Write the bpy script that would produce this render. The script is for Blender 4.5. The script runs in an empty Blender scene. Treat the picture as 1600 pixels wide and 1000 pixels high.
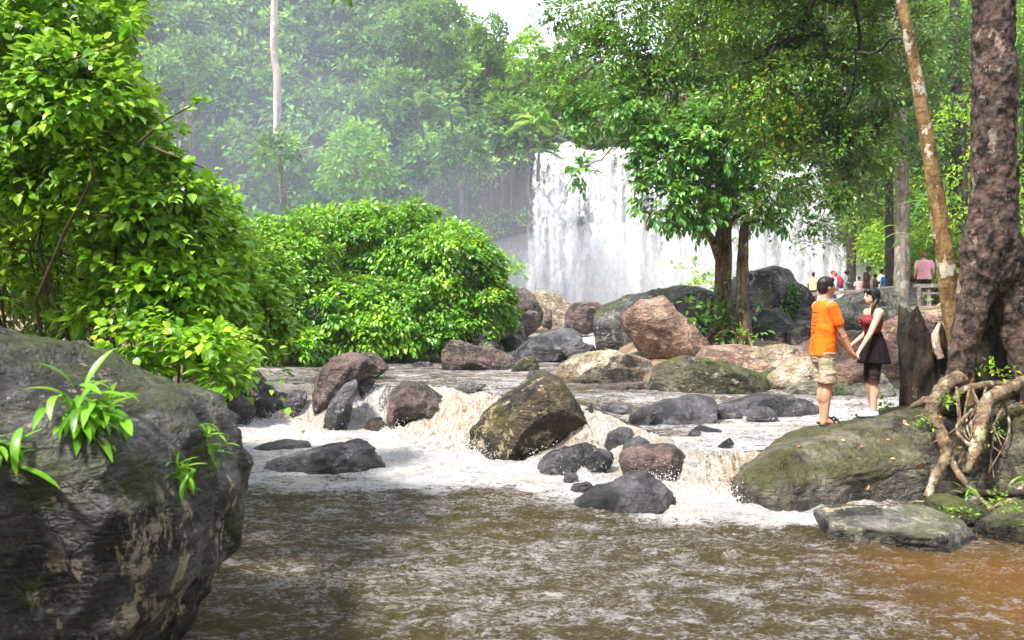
import bpy, bmesh, math, random, time
import numpy as np
from mathutils import Vector, Matrix
from mathutils.bvhtree import BVHTree
T0 = time.time()
scene = bpy.context.scene
COL = scene.collection

# ------------------------------------------------------------ camera, sky, sun, exposure
F, CX, HY, CAMZ = 1244.0, 800.0, 480.0, 2.0
cam_d = bpy.data.cameras.new('camera')
cam = bpy.data.objects.new('camera', cam_d); COL.objects.link(cam)
cam.location = (0, 0, CAMZ); cam.rotation_euler = (math.radians(90), 0, 0)
cam_d.sensor_width = 36; cam_d.lens = F / 1600 * 36; cam_d.shift_y = -20 / 1600
cam_d.clip_start = 0.1; cam_d.clip_end = 2000
cam_d.dof.use_dof = True; cam_d.dof.focus_distance = 12.0; cam_d.dof.aperture_fstop = 2.8
scene.camera = cam

SUN_EL, SUN_AZ = math.radians(56), math.radians(-128)      # azimuth from +Y, clockwise seen from above
world = bpy.data.worlds.new('World'); scene.world = world; world.use_nodes = True
wn, wl = world.node_tree.nodes, world.node_tree.links; wn.clear()
w_out = wn.new('ShaderNodeOutputWorld'); w_bg = wn.new('ShaderNodeBackground')
w_sky = wn.new('ShaderNodeTexSky'); w_sky.sky_type = 'NISHITA'; w_sky.sun_disc = False
w_sky.sun_elevation = SUN_EL; w_sky.sun_rotation = SUN_AZ; w_sky.dust_density = 2.5; w_sky.air_density = 1.0
w_mix = wn.new('ShaderNodeMix'); w_mix.data_type = 'RGBA'; w_mix.inputs['Factor'].default_value = 0.7
w_mix.inputs['B'].default_value = (8.0, 8.2, 8.8, 1)                        # the bright cloud cover
w_bg.inputs['Strength'].default_value = 0.13
wl.new(w_sky.outputs[0], w_mix.inputs['A']); wl.new(w_mix.outputs['Result'], w_bg.inputs[0]); wl.new(w_bg.outputs[0], w_out.inputs[0])
sun_d = bpy.data.lights.new('sun', 'SUN'); sun_d.energy = 4.6; sun_d.angle = math.radians(7); sun_d.color = (1.0, 0.95, 0.86)
sun = bpy.data.objects.new('sun', sun_d); COL.objects.link(sun)
sdir = Vector((math.sin(SUN_AZ) * math.cos(SUN_EL), math.cos(SUN_AZ) * math.cos(SUN_EL), math.sin(SUN_EL)))
sun.rotation_euler = sdir.to_track_quat('Z', 'Y').to_euler()
sun.location = (-6, -4, 30)
scene.view_settings.view_transform = 'Standard'; scene.view_settings.look = 'None'
scene.view_settings.exposure = 1.32; scene.view_settings.gamma = 1.0; scene.view_settings.use_curve_mapping = False
scene.render.engine = 'CYCLES'
cy = scene.cycles
cy.max_bounces = 7; cy.diffuse_bounces = 3; cy.glossy_bounces = 3; cy.transmission_bounces = 4
cy.transparent_max_bounces = 12; cy.volume_bounces = 1; cy.use_denoising = True
cy.use_adaptive_sampling = True; cy.adaptive_threshold = 0.02
cy.sample_clamp_indirect = 6

# ------------------------------------------------------------ helpers
def at(px, py, D):
    return np.array(((px - CX) / F * D, D, CAMZ - (py - HY) / F * D))

def smooth(a, b, x):
    t = np.clip((x - a) / (b - a), 0, 1); return t * t * (3 - 2 * t)

def _h(ix, iy, iz, s):
    n = (ix * 374761393 + iy * 668265263 + iz * 2147483647 + s * 974634777) & 0xffffffff
    n = ((n ^ (n >> 13)) * 1274126177) & 0xffffffff
    n = ((n ^ (n >> 16)) * 2246822519) & 0xffffffff
    return ((n ^ (n >> 15)) & 0xffffff) / float(0xffffff)

def vnoise(P, s=0):
    P = np.asarray(P, float); i = np.floor(P).astype(np.int64); f = P - i; f = f * f * f * (f * (f * 6 - 15) + 10)
    x, y, z = i[..., 0], i[..., 1], i[..., 2]; fx, fy, fz = f[..., 0], f[..., 1], f[..., 2]
    def L(a, b, t): return a + (b - a) * t
    c = [_h(x + dx, y + dy, z + dz, s) for dz in (0, 1) for dy in (0, 1) for dx in (0, 1)]
    return L(L(L(c[0], c[1], fx), L(c[2], c[3], fx), fy), L(L(c[4], c[5], fx), L(c[6], c[7], fx), fy), fz) * 2 - 1

def fbm(P, oct=4, s=0, gain=0.5, lac=2.03, ridge=False):
    P = np.asarray(P, float); a, t, o = 1.0, 0.0, 0.0
    for k in range(oct):
        n = vnoise(P, s + k)
        o = o + a * ((1 - 2 * np.abs(n)) if ridge else n); t += a
        P = P * lac + 11.3; a *= gain
    return o / t

def P3(x, y, z=0.0):
    return np.stack(np.broadcast_arrays(x, y, z), -1).astype(float)

def mesh_np(name, V, Fc, mat=None, sm=True, attrs=None):
    V = np.ascontiguousarray(V, np.float32).reshape(-1, 3); Fc = np.ascontiguousarray(Fc, np.int32)
    me = bpy.data.meshes.new(name); n, k = Fc.shape
    me.vertices.add(len(V)); me.vertices.foreach_set('co', V.ravel())
    me.loops.add(n * k); me.loops.foreach_set('vertex_index', Fc.ravel())
    me.polygons.add(n); me.polygons.foreach_set('loop_start', np.arange(0, n * k, k, dtype=np.int32))
    me.polygons.foreach_set('loop_total', np.full(n, k, np.int32))
    me.update(calc_edges=True)
    me.polygons.foreach_set('use_smooth', np.full(n, bool(sm)))
    for an, av in (attrs or {}).items():
        at_ = me.attributes.new(an, 'FLOAT', 'POINT'); at_.data.foreach_set('value', np.ascontiguousarray(av, np.float32).ravel())
    if mat is not None:
        me.materials.append(mat)
    return me

def tri(Fq):
    Fq = np.asarray(Fq); return np.concatenate([Fq[:, [0, 1, 2]], Fq[:, [0, 2, 3]]])

def join(parts):
    Vs, Fs, o = [], [], 0
    for V, Fc in parts:
        Fc = np.asarray(Fc)
        if Fc.shape[1] == 4: Fc = tri(Fc)
        Vs.append(V); Fs.append(Fc + o); o += len(V)
    return np.concatenate(Vs), np.concatenate(Fs)

def tag(o, label=None, cat=None, group=None, kind=None):
    if label: o['label'] = label
    if cat: o['category'] = cat
    if group: o['group'] = group
    if kind: o['kind'] = kind
    return o

def obj(name, me, parent=None, loc=None):
    o = bpy.data.objects.new(name, me); COL.objects.link(o)
    if loc is not None: o.location = loc
    if parent is not None: o.parent = parent
    return o

def empty(name, loc, label, cat, group=None):
    o = bpy.data.objects.new(name, None); COL.objects.link(o); o.location = Vector([float(v) for v in loc]); o.empty_display_size = 0.2
    return tag(o, label, cat, group)

def grid_faces(nr, nc, wrap=False):
    r = np.arange(nr - 1)[:, None]; c = np.arange(nc if wrap else nc - 1)[None, :]
    a = r * nc + c; b = r * nc + (c + 1) % nc
    return np.stack([a, b, b + nc, a + nc], -1).reshape(-1, 4)

def spline(pts, n):
    pts = np.asarray(pts, float)
    if len(pts) < 3:
        t = np.linspace(0, 1, n)[:, None]; return pts[0] * (1 - t) + pts[-1] * t
    Pp = np.vstack([2 * pts[0] - pts[1], pts, 2 * pts[-1] - pts[-2]])
    u = np.linspace(0, len(pts) - 1 - 1e-6, n); i = u.astype(int); t = (u - i)[:, None]
    a, b, c, d = Pp[i], Pp[i + 1], Pp[i + 2], Pp[i + 3]
    return .5 * (2 * b + (c - a) * t + (2 * a - 5 * b + 4 * c - d) * t ** 2 + (3 * b - a - 3 * c + d) * t ** 3)

def tube(pts, rad, ns=8, n=None, disp=None):
    """pts Kx3, rad K (world metres), swept round tube with closed ends"""
    n = n or max(4, len(pts) * 3)
    pr = spline(np.hstack([np.asarray(pts, float), np.asarray(rad, float)[:, None]]), n)
    C, R = pr[:, :3], np.maximum(pr[:, 3], 1e-4)
    Tn = np.gradient(C, axis=0); Tn /= np.linalg.norm(Tn, axis=1)[:, None] + 1e-12
    ref = np.array([0.0, 1, 0]) if abs(Tn[:, 1]).max() < .9 else np.array([1.0, 0, 0.1])
    A = np.cross(Tn, ref); A /= np.linalg.norm(A, axis=1)[:, None] + 1e-12
    B = np.cross(Tn, A)
    th = np.linspace(0, 2 * np.pi, ns, endpoint=False)
    dirs = np.cos(th)[None, :, None] * A[:, None] + np.sin(th)[None, :, None] * B[:, None]
    V = C[:, None] + dirs * R[:, None, None]
    if disp is not None:
        V = V + dirs * disp(V, R[:, None] * np.ones((1, ns)))[..., None]
    V = V.reshape(-1, 3); Fq = grid_faces(n, ns, True)
    V = np.vstack([V, C[:1], C[-1:]]); i0, i1 = len(V) - 2, len(V) - 1
    k = np.arange(ns)
    e0 = np.stack([np.full(ns, i0), (k + 1) % ns, k], -1); e1 = np.stack([np.full(ns, i1), (n - 1) * ns + k, (n - 1) * ns + (k + 1) % ns], -1)
    return V, np.concatenate([tri(Fq), e0, e1])

def box(c, s, R=None):
    V = np.array([[x, y, z] for z in (-.5, .5) for y in (-.5, .5) for x in (-.5, .5)]) * np.asarray(s, float)
    if R is not None: V = V @ np.asarray(R).T
    V = V + np.asarray(c, float)
    return V, np.array([[0, 2, 3, 1], [4, 5, 7, 6], [0, 1, 5, 4], [2, 6, 7, 3], [0, 4, 6, 2], [1, 3, 7, 5]])

_ico = {}
def ico(sub):
    if sub not in _ico:
        bm = bmesh.new(); bmesh.ops.create_icosphere(bm, subdivisions=sub, radius=1)
        _ico[sub] = (np.array([v.co[:] for v in bm.verts]), np.array([[v.index for v in f.verts] for f in bm.faces])); bm.free()
    return _ico[sub]

# ------------------------------------------------------------ material helpers
class NT:
    def __init__(s, name):
        s.m = bpy.data.materials.new(name); s.m.use_nodes = True; s.t = s.m.node_tree; s.t.nodes.clear()
        s.out = s.t.nodes.new('ShaderNodeOutputMaterial')
    def n(s, ty, props=None, **ins):
        nd = s.t.nodes.new('ShaderNode' + ty)
        for k, v in (props or {}).items(): setattr(nd, k, v)
        for k, v in ins.items(): s.set(nd, k, v)
        return nd
    def set(s, nd, k, v):
        k = {'A_': 6, 'B_': 7}.get(k, k)
        if isinstance(k, str):
            k = k.replace('_', ' ') if k.replace('_', ' ') in [i.name for i in nd.inputs] else k
            if k.startswith('i') and k[1:].isdigit(): k = int(k[1:])
        i = nd.inputs[k]
        if isinstance(v, bpy.types.NodeSocket): s.t.links.new(v, i)
        elif isinstance(v, bpy.types.Node): s.t.links.new(v.outputs[0], i)
        else:
            if i.type == 'RGBA' and len(v) == 3: v = (*v, 1)
            i.default_value = v
    def geo(s): return s.n('NewGeometry')
    def pos(s): return s.n('NewGeometry').outputs['Position']
    def mapping(s, v, scale=(1, 1, 1), rot=(0, 0, 0), loc=(0, 0, 0)):
        return s.n('Mapping', Vector=v, Scale=scale, Rotation=rot, Location=loc).outputs[0]
    def noise(s, v, scale, detail=5, rough=.55, dist=0.0):
        return s.n('TexNoise', Vector=v, Scale=scale, Detail=detail, Roughness=rough, Distortion=dist).outputs[0]
    def voro(s, v, scale, feature='F1', out=0):
        return s.n('TexVoronoi', {'feature': feature}, Vector=v, Scale=scale).outputs[out]
    def ramp(s, f, stops, interp='LINEAR'):
        r = s.n('ValToRGB', Fac=f); cr = r.color_ramp; cr.interpolation = interp
        while len(cr.elements) < len(stops): cr.elements.new(.5)
        for e, (p, c) in zip(cr.elements, stops):
            e.position = p; e.color = (c, c, c, 1) if isinstance(c, (int, float)) else (*c, 1)
        return r.outputs[0]
    def mix(s, f, a, b, blend='MIX'):
        m = s.n('Mix', {'data_type': 'RGBA', 'blend_type': blend}); s.set(m, 0, f); s.set(m, 6, a); s.set(m, 7, b)
        return m.outputs[2]
    def math(s, op, a, b=0.0, c=0.0):
        m = s.n('Math', {'operation': op}); s.set(m, 0, a); s.set(m, 1, b); s.set(m, 2, c); return m.outputs[0]
    def rng(s, v, a, b, c=0., d=1.):
        return s.n('MapRange', {'interpolation_type': 'SMOOTHSTEP'}, i0=v, i1=a, i2=b, i3=c, i4=d).outputs[0]
    def attr(s, name): return s.n('Attribute', {'attribute_name': name}).outputs['Fac']
    def bump(s, h, strength=.5, dist=.02, nrm=None):
        b = s.n('Bump', Height=h, Strength=strength, Distance=dist)
        if nrm is not None: s.set(b, 'Normal', nrm)
        return b.outputs[0]
    def bsdf(s, **k):
        names = {'Base': 'Base Color', 'Spec': 'Specular IOR Level', 'Sub': 'Subsurface Weight', 'Trans': 'Transmission Weight'}
        b = s.n('BsdfPrincipled')
        for a, v in k.items(): s.set(b, names.get(a, a), v)
        return b.outputs[0]
    def surf(s, sh): s.t.links.new(sh, s.out.inputs[0]); return s.m
    def vol(s, sh): s.t.links.new(sh, s.out.inputs[1]); return s.m

def plain(name, col, rough=.6, spec=.3, bump=0.0, bscale=40, var=0.12):
    t = NT(name); p = t.pos()
    c = t.mix(t.noise(p, bscale, 3), tuple(v * (1 - var) for v in col), tuple(min(1, v * (1 + var)) for v in col))
    k = dict(Base=c, Roughness=rough, Spec=spec)
    if bump: k['Normal'] = t.bump(t.noise(p, bscale, 4), bump, .01)
    return t.surf(t.bsdf(**k))

def rock_mat(name, c1, c2, c3, moss=0.0, lich=.5, rough=.6, wet=0.0, strata=(0, 0, 0), stain=.5, scale=1.0, mosscol=(.05, .075, .01), lz=1.0):
    t = NT(name); p0 = t.pos(); g = t.geo()
    p = t.mapping(p0, (scale,) * 3)
    ps = t.mapping(p0, (scale * .8, scale * .8, scale * 2.6), rot=strata)
    base = t.mix(t.ramp(t.noise(p, 1.6, 9, .62, .4), [(.42, 0.), (.58, 1.)]), c1, c2)
    fine = t.ramp(t.noise(p, 22, 6, .7), [(.32, .40), (.5, 1.), (.7, 1.5)])
    base = t.mix(1.0, base, fine, 'MULTIPLY')
    lay = t.ramp(t.noise(ps, 4.5, 6, .6, .6), [(.36, .42), (.5, 1.), (.64, 1.25)])
    base = t.mix(.62, base, lay, 'MULTIPLY')
    cr = t.ramp(t.voro(t.mapping(t.n('MixRGB', {'blend_type': 'ADD'}, Fac=.35, Color1=p, Color2=t.n('TexNoise', Vector=p, Scale=3.0, Detail=4).outputs[1]).outputs[0], (1, 1, 1.7), rot=strata), 2.2, 'DISTANCE_TO_EDGE'), [(0.0, .35), (.022, 1.)])
    base = t.mix(.32, base, cr, 'MULTIPLY')
    st = t.ramp(t.noise(t.mapping(p, (1.6, 1.6, .5)), 1.3, 5, .6), [(.42, 1.), (.62, .35)])
    base = t.mix(stain, base, st, 'MULTIPLY')
    if lich > 0:
        lm = t.math('MULTIPLY', t.ramp(t.noise(t.mapping(p, (1, 1, lz)), 5.2, 8, .76, .3), [(.59 - .07 * lich, 0.), (.62 - .06 * lich, 1.)]), t.ramp(t.noise(p, .9, 3), [(.42, 0.), (.52, 1.)]))
        base = t.mix(t.math('MULTIPLY', lm, min(1, lich + .2)), base, c3)
        sp = t.ramp(t.voro(p, 13, 'F1'), [(.14, 1.), (.2, 0.)])
        sp = t.math('MULTIPLY', sp, t.ramp(t.noise(p, 2.6, 3), [(.54, 0.), (.6, .8)]))
        base = t.mix(t.math('MULTIPLY', sp, min(1., lich)), base, tuple(min(1, v * 1.15) for v in c3))
    if moss > 0:
        up = t.n('SeparateXYZ', i0=g.outputs['Normal']).outputs[2]
        mm = t.math('ADD', t.math('MULTIPLY', up, .12), t.noise(p, 1.7, 6, .68))
        mm = t.ramp(mm, [(.60 - .1 * moss, 0.), (.70 - .1 * moss, 1.)])
        mc = t.mix(t.noise(p, 9, 4), tuple(v * .5 for v in mosscol), tuple(v * 1.7 for v in mosscol))
        base = t.mix(t.math('MULTIPLY', mm, min(1, .55 + moss * .4)), base, mc)
    wl = t.attr('wetline')
    base = t.mix(wl, base, t.mix(1., base, (.42, .40, .40), 'MULTIPLY'))
    h = t.math('ADD', t.math('MULTIPLY', t.noise(p, 9, 9, .66, .3), .7), t.math('MULTIPLY', t.noise(ps, 7, 6, .6, .4), .6))
    h = t.math('ADD', h, t.math('MULTIPLY', cr, .12))
    h = t.math('ADD', h, t.math('MULTIPLY', t.noise(p, 3.2, 5, .6, .5), 1.3))
    r = t.mix(t.noise(p, 6, 4), (rough - .12 - .1 * wet,) * 3, (rough + .12 - .05 * wet,) * 3)
    r = t.mix(wl, r, (.22, .22, .22))
    return t.surf(t.bsdf(Base=base, Roughness=r, Spec=.3 + .4 * wet, Normal=t.bump(h, 1.0, .13)))
def unit(v): return v / (np.linalg.norm(v, axis=-1, keepdims=True) + 1e-9)
# ------------------------------------------------------------ rock kinds
R_DARK = rock_mat('dark_stone', (.018, .017, .018), (.11, .10, .10), (.33, .30, .24), moss=.25, lich=.5)
R_WET = rock_mat('wet_stone', (.010, .0095, .012), (.12, .112, .128), (.2, .18, .17), moss=0, lich=0, rough=.22, wet=1, strata=(0, .12, 0))
R_BROWN = rock_mat('brown_stone', (.014, .011, .008), (.085, .06, .034), (.40, .33, .20), moss=.2, lich=.6, rough=.6, stain=.6, mosscol=(.07, .06, .012))
R_PINK = rock_mat('pink_stone', (.15, .092, .07), (.36, .235, .175), (.5, .42, .36), moss=0, lich=.5, rough=.75, stain=.4)
R_PURPLE = rock_mat('purple_stone', (.03, .020, .018), (.155, .102, .088), (.32, .24, .22), moss=0, lich=.3, rough=.45, wet=.5)
R_TAN = rock_mat('tan_stone', (.19, .145, .105), (.43, .355, .28), (.58, .5, .4), moss=.12, lich=.5, rough=.75, stain=.35, mosscol=(.12, .10, .02))
R_GREY = rock_mat('grey_green_stone', (.04, .042, .035), (.24, .23, .20), (.42, .38, .24), moss=.3, lich=.5, rough=.7, strata=(.0, .5, 0), mosscol=(.06, .075, .02))
R_SLAB = rock_mat('slab_stone', (.018, .015, .011), (.17, .145, .105), (.3, .24, .14), moss=.55, lich=.25, rough=.42, wet=.5, strata=(0, -.12, 0), stain=.6, mosscol=(.045, .045, .009))
R_BIG = rock_mat('boulder_stone', (.016, .015, .013), (.125, .118, .112), (.47, .40, .28), moss=.72, lich=.72, lz=.4, rough=.42, wet=.35, stain=.6, scale=1.15, mosscol=(.035, .045, .008))
R_MOSS = rock_mat('mossy_stone', (.03, .03, .02), (.10, .095, .06), (.35, .33, .25), moss=.75, lich=.6, rough=.7, mosscol=(.05, .06, .012))

RK = {}
def rock(key, label, poly, D, depth, mat, sub=5, cuts=(), seed=0, rough=.05, fac=6, pw=.6, group=None, strat=.0, name='boulder', skew=0.0, chis=14):
    rs = np.random.RandomState(seed + 17)
    poly = np.array(poly, float); q = np.vstack([poly, poly[:1]])
    seg = np.concatenate([np.linspace(q[i], q[i + 1], 24, endpoint=False) for i in range(len(poly))])
    # centroid of the outline
    x, y = q[:, 0], q[:, 1]; a = np.cross(q[:-1], q[1:]) if False else x[:-1] * y[1:] - x[1:] * y[:-1]
    A = a.sum() / 2; c = np.array([((x[:-1] + x[1:]) * a).sum(), ((y[:-1] + y[1:]) * a).sum()]) / (6 * A)
    S = D / F; xc = (c[0] - CX) * S; Dp = np.full(len(seg), D)
    for _ in range(3 if skew else 0): Dp = D + skew * ((seg[:, 0] - CX) / F * Dp - xc)
    rel = np.stack([(seg[:, 0] - CX) / F * Dp - xc, -((seg[:, 1] - HY) / F * Dp - (c[1] - HY) * S)], -1); th = np.arctan2(rel[:, 1], rel[:, 0]); rr = np.hypot(rel[:, 0], rel[:, 1])
    o = np.argsort(th); th, rr = th[o], rr[o]
    tt = np.linspace(-np.pi, np.pi, 361)[:-1]; rt = np.interp(tt, np.r_[th - 2 * np.pi, th, th + 2 * np.pi], np.r_[rr, rr, rr])
    k = np.array([1, 2, 1.]); k /= k.sum()
    rt = np.convolve(np.r_[rt[-1:], rt, rt[:1]], k, 'valid')
    d, Fc = ico(sub); s = np.hypot(d[:, 0], d[:, 2]); t = np.arctan2(d[:, 2], d[:, 0])
    r = np.interp(t, np.r_[tt, tt[0] + 2 * np.pi], np.r_[rt, rt[0]])
    rho = np.sin(np.arctan2(s, np.abs(d[:, 1])) ) ** pw
    V = np.stack([rho * r * np.cos(t), depth * np.sign(d[:, 1]) * np.abs(d[:, 1]) ** .8, rho * r * np.sin(t)], -1)
    size = float(np.sqrt(abs(A)) * S); ext = {a_: (V[:, a_].min(), V[:, a_].max()) for a_ in (0, 2)}
    allc = [(np.array(cn[:3], float), cn[3]) for cn in cuts]
    for _ in range(fac):
        allc.append((np.array([rs.uniform(-.9, .9), -rs.uniform(.35, 1.2), rs.uniform(-.5, .9)]), rs.uniform(.62, .85)))
    for _ in range(3):
        allc.append((np.array([rs.uniform(-.9, .9), rs.uniform(.35, 1.2), rs.uniform(-.3, .9)]), rs.uniform(.7, .9)))
    for nrm, f in allc:
        nrm = nrm / np.linalg.norm(nrm); h = V @ nrm; lim = h.max() * f
        ex = np.maximum(0, h - lim); V = V - nrm * (ex * .98)[:, None]
    for _ in range(chis):
        nrm = unit(rs.normal(size=3) * [1, 1.1, 1] + [0, -.3, 0]); h = V @ nrm; lim = h.max() * rs.uniform(.84, .95); V = V - nrm * np.maximum(0, h - lim)[:, None]
    for ax_ in (0, 2):
        lo, hi = V[:, ax_].min(), V[:, ax_].max(); q_ = V[:, ax_]; V[:, ax_] = np.where(q_ > 0, q_ * ext[ax_][1] / hi, q_ * ext[ax_][0] / lo)
    nr = V / (np.linalg.norm(V, axis=1)[:, None] + 1e-9)
    W = V / size
    n1 = fbm(W * 1.5 + seed * 3.1, 3, seed); n2 = fbm(W * 5 + seed, 4, seed + 9, ridge=True); n3 = fbm(V * 14, 4, seed + 3)
    n4 = fbm(V * np.array([1.2, 1.2, 9.]) + fbm(V * 1.5, 2, 5)[:, None] * .8, 3, seed + 5, ridge=True)
    V = V + nr * (n1 * rough * .9 + (n2 - .2) * rough * .8)[:, None] * size + nr * (n3 * .018 * min(1.5, size ** .5) + n4 * (strat + .012 * min(1, size)))[:, None]
    V[:, 1] += skew * V[:, 0]
    cen = at(c[0], c[1], D)
    Wp = V + cen; wlev = np.interp(Wp[:, 1], [0, 7.8, 9.5, 12.5, 14, 22, 27, 60], [0, 0, .2, .45, .6, .6, 1.05, 1.1]) if cen[0] > .9 else np.interp(Wp[:, 1], [0, 11.2, 13.6, 14, 22, 27, 60], [0, 0, .3, .6, .6, 1.05, 1.1])
    wlv = smooth(.20, .03, Wp[:, 2] - wlev + .08 * fbm(Wp * 3, 3, 5)) * smooth(-1.6, -.6, water_mask(Wp[:, 0], Wp[:, 1]))
    me = mesh_np('boulder_mesh', V, Fc, mat, True, {'wetline': wlv})
    ob = obj(name, me, None, cen); tag(ob, label, 'rock', group)
    RK[key] = (ob, V + cen, Fc)
    return ob

def hit(key, x, y, z0=8.0):
    """height of a rock's surface under (x, y)"""
    _, V, Fc = RK[key]
    if not isinstance(RK[key][2], BVHTree):
        RK[key] = (RK[key][0], V, BVHTree.FromPolygons([tuple(v) for v in V.tolist()], Fc.tolist()))
    h = RK[key][2].ray_cast(Vector((x, y, z0)), Vector((0, 0, -1)))
    return h[0].z if h[0] is not None else None

def hit_dir(key, org, dr):
    hit(key, 0, 0)
    h = RK[key][2].ray_cast(Vector([float(v) for v in org]), Vector([float(v) for v in dr]).normalized())
    return (np.array(h[0]), np.array(h[1])) if h[0] is not None else (None, None)

# ------------------------------------------------------------ ground and water heights
lipX = np.array([-30, -5.6, -3.6, -3.0, -1.6, -1.1, -.5, .2, .9, 1.25, 1.6, 2.0, 2.35, 2.8, 3.3, 4, 30.])
lipD = np.array([14.8, 14.8, 14.6, 14.15, 14.1, 13.9, 13.0, 12.2, 11.9, 11.6, 10.7, 8.95, 8.75, 8.95, 9.3, 9.5, 9.5])
ftX = np.array([-30, -5.6, -3.6, -3.0, -2.2, -1.75, -1.4, -.9, .0, .7, 1.2, 1.6, 2.0, 2.35, 2.8, 3.3, 4, 30.])
ftD = np.array([13.4, 13.4, 13.3, 13.35, 13.2, 11.6, 11.1, 10.7, 10.4, 9.4, 8.9, 8.4, 8.2, 8.2, 8.45, 8.8, 9.0, 9.0])

def water_h(X, D):
    lip = np.interp(X, lipX, lipD); ft = np.interp(X, ftX, ftD)
    wob = .55 * fbm(P3(X * 1.1, D * .3), 3, 4)
    lip = lip + .40 * fbm(P3(X * 2.0, 0, 3), 3, 14) + .25 * fbm(P3(X * 6, D * .5), 2, 15)
    t = np.clip((D - ft - wob * .6) / (lip - ft), 0, 1)
    prof = np.where(t < .5, 2 * t * t, 1 - 2 * (1 - t) ** 2) ** .85
    top = .60 - .17 * smooth(.8, 1.7, X) * smooth(12.6, 11.4, D) - .04 * smooth(9.9, 9.0, D)
    z = prof * top
    slope = np.clip(4 * t * (1 - t), 0, 1)
    # upper run between the boulders
    up = smooth(22.5, 25.5, D + .5 * fbm(P3(X, D), 2, 8)) * .45
    z = z + up; s2 = smooth(21.8, 23, D) * smooth(26.5, 25, D)
    # turbulence
    d_dn = np.clip(ft - D, 0, 20)
    turb = np.exp(-d_dn / 1.6) * (D < ft + .2)
    amp = .016 + .06 * turb + .10 * slope + .018 * smooth(14, 16, D) + .05 * s2
    q = P3(X * 1.5, D * 2.6, 0)
    q = q + .5 * np.stack([fbm(P3(X * .8, D * .8), 2, 31), fbm(P3(X * .8, D * .8), 2, 37), X * 0], -1)
    w = fbm(q, 5, 2, .58, ridge=True)
    w2 = fbm(P3(X * 7 + slope * 2, D * (6 - 4 * smooth(.1, .6, slope))), 4, 21, .6, ridge=True)
    z = z + amp * (w - .1) + (.075 * slope + .035 * turb + .010) * w2
    return z, slope, turb, s2

def water_mask(X, D):
    """> 0 inside the river bed"""
    left = np.interp(D, [0, 4, 6, 9, 13, 15, 20, 22, 24, 27, 40, 60], [-4, -4, -4.2, -4.4, -5.2, -7.5, -9.5, -3.2, -1.0, -1.2, -9, -16])
    right = np.interp(D, [0, 5, 6.6, 8, 9, 12, 13.5, 15, 20, 23, 27, 40, 60], [4, 3.9, 5.2, 6, 7.0, 7.0, 5.6, 2.2, 2.6, 2.6, 3.5, 14, 26])
    wb = .35 * fbm(P3(X * .7, D * .7), 3, 77)
    return np.minimum(X - left, right - X) + wb

def ground_h(X, D):
    m = water_mask(X, D)
    level = np.interp(D, [0, 8, 9, 13, 15, 22, 27, 60], [0, 0, .35, .5, .6, .6, 1.05, 1.1])
    right = X > 0
    bank = np.where(right, np.interp(D, [0, 6, 8, 9.5, 12, 14, 16, 20, 27, 40], [.3, .45, .8, 1.0, .62, .72, .95, 1.35, 1.75, 1.7]),
                    np.interp(D, [0, 6, 12, 15, 20, 30, 45], [.25, .35, .75, .9, 1.0, 1.7, 2.2]))
    rise = smooth(-.9, .5, -m)
    far = np.clip(-m - .5, 0, 60)
    z = (level - .75) * (1 - rise) + bank * rise + far * .035
    z = z + .10 * fbm(P3(X * .9, D * .9), 4, 5) * rise
    R_ = np.hypot(X, D)
    z = z + smooth(95, 160, R_) * 9 + 1.5 * fbm(P3(X * .03, D * .03), 2, 3) * smooth(70, 120, R_)
    z = np.where((m > .6), level - .75, z)
    return z

# ground: one sheet out to the horizon
xs = np.concatenate([-np.geomspace(900, 26, 26), np.linspace(-25, 25, 150), np.geomspace(26, 900, 26)])
ys = np.concatenate([-np.geomspace(400, 3, 16), np.linspace(-2, 45, 170), np.geomspace(46, 1200, 34)])
GX, GY = np.meshgrid(xs, ys)
gm = NT('ground_soil'); p = gm.pos()
gc = gm.mix(gm.ramp(gm.noise(p, .9, 7, .6), [(.4, 0.), (.6, 1.)]), (.075, .05, .03), (.28, .18, .13))
gc = gm.mix(gm.ramp(gm.noise(p, 2.2, 6, .7), [(.5, 0.), (.6, 1.)]), gc, (.035, .055, .012))
gc = gm.mix(1., gc, gm.ramp(gm.noise(p, 20, 5, .7), [(.3, .5), (.7, 1.4)]), 'MULTIPLY')
G_SOIL = gm.surf(gm.bsdf(Base=gc, Roughness=.85, Normal=gm.bump(gm.noise(p, 9, 8, .7), .7, .08)))
g_me = mesh_np('ground', np.stack([GX, GY, ground_h(GX, GY)], -1), grid_faces(*GX.shape), G_SOIL)
tag(obj('ground', g_me), kind='structure')

# water: one height field, finer where the stream breaks over the rocks
wy = np.concatenate([np.linspace(-6, 3.4, 24)[:-1], np.geomspace(3.4, 7.6, 210)[:-1], np.geomspace(7.6, 15.2, 360)[:-1], np.geomspace(15.2, 28, 90)[:-1], np.geomspace(28, 62, 24)])
wu = np.concatenate([-np.geomspace(3.0, .72, 14)[:-1], np.linspace(-.72, .72, 400), np.geomspace(.72, 3.0, 14)[1:]])
WD = wy[:, None] * np.ones((1, len(wu))); WX = wu[None, :] * np.maximum(wy, 2.0)[:, None]
WZ, WS, WT, W2 = water_h(WX, WD)
wm = water_mask(WX, WD)
fe = np.interp(WX, [-6, -3, -1, 0, .9, 1.6, 2.4, 3.2, 4.2], [8.3, 8.1, 8.1, 8.1, 7.6, 6.8, 6.5, 7.3, 7.9])
ft_ = np.interp(WX, ftX, ftD)
lipw = np.interp(WX, lipX, lipD)
fbmA = fbm(P3(WX * .9, WD * 1.6), 4, 41)
white = smooth(-.9, 1.0, WD - fe + .6 * fbmA) * (WD < ft_ + .3)
dfoot = np.clip(ft_ - WD, 0, 9)
foam = white * (.59 + .40 * np.exp(-dfoot / 1.1) + .06 * fbm(P3(WX * 1.6, WD * 2.6), 3, 45))
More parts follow.
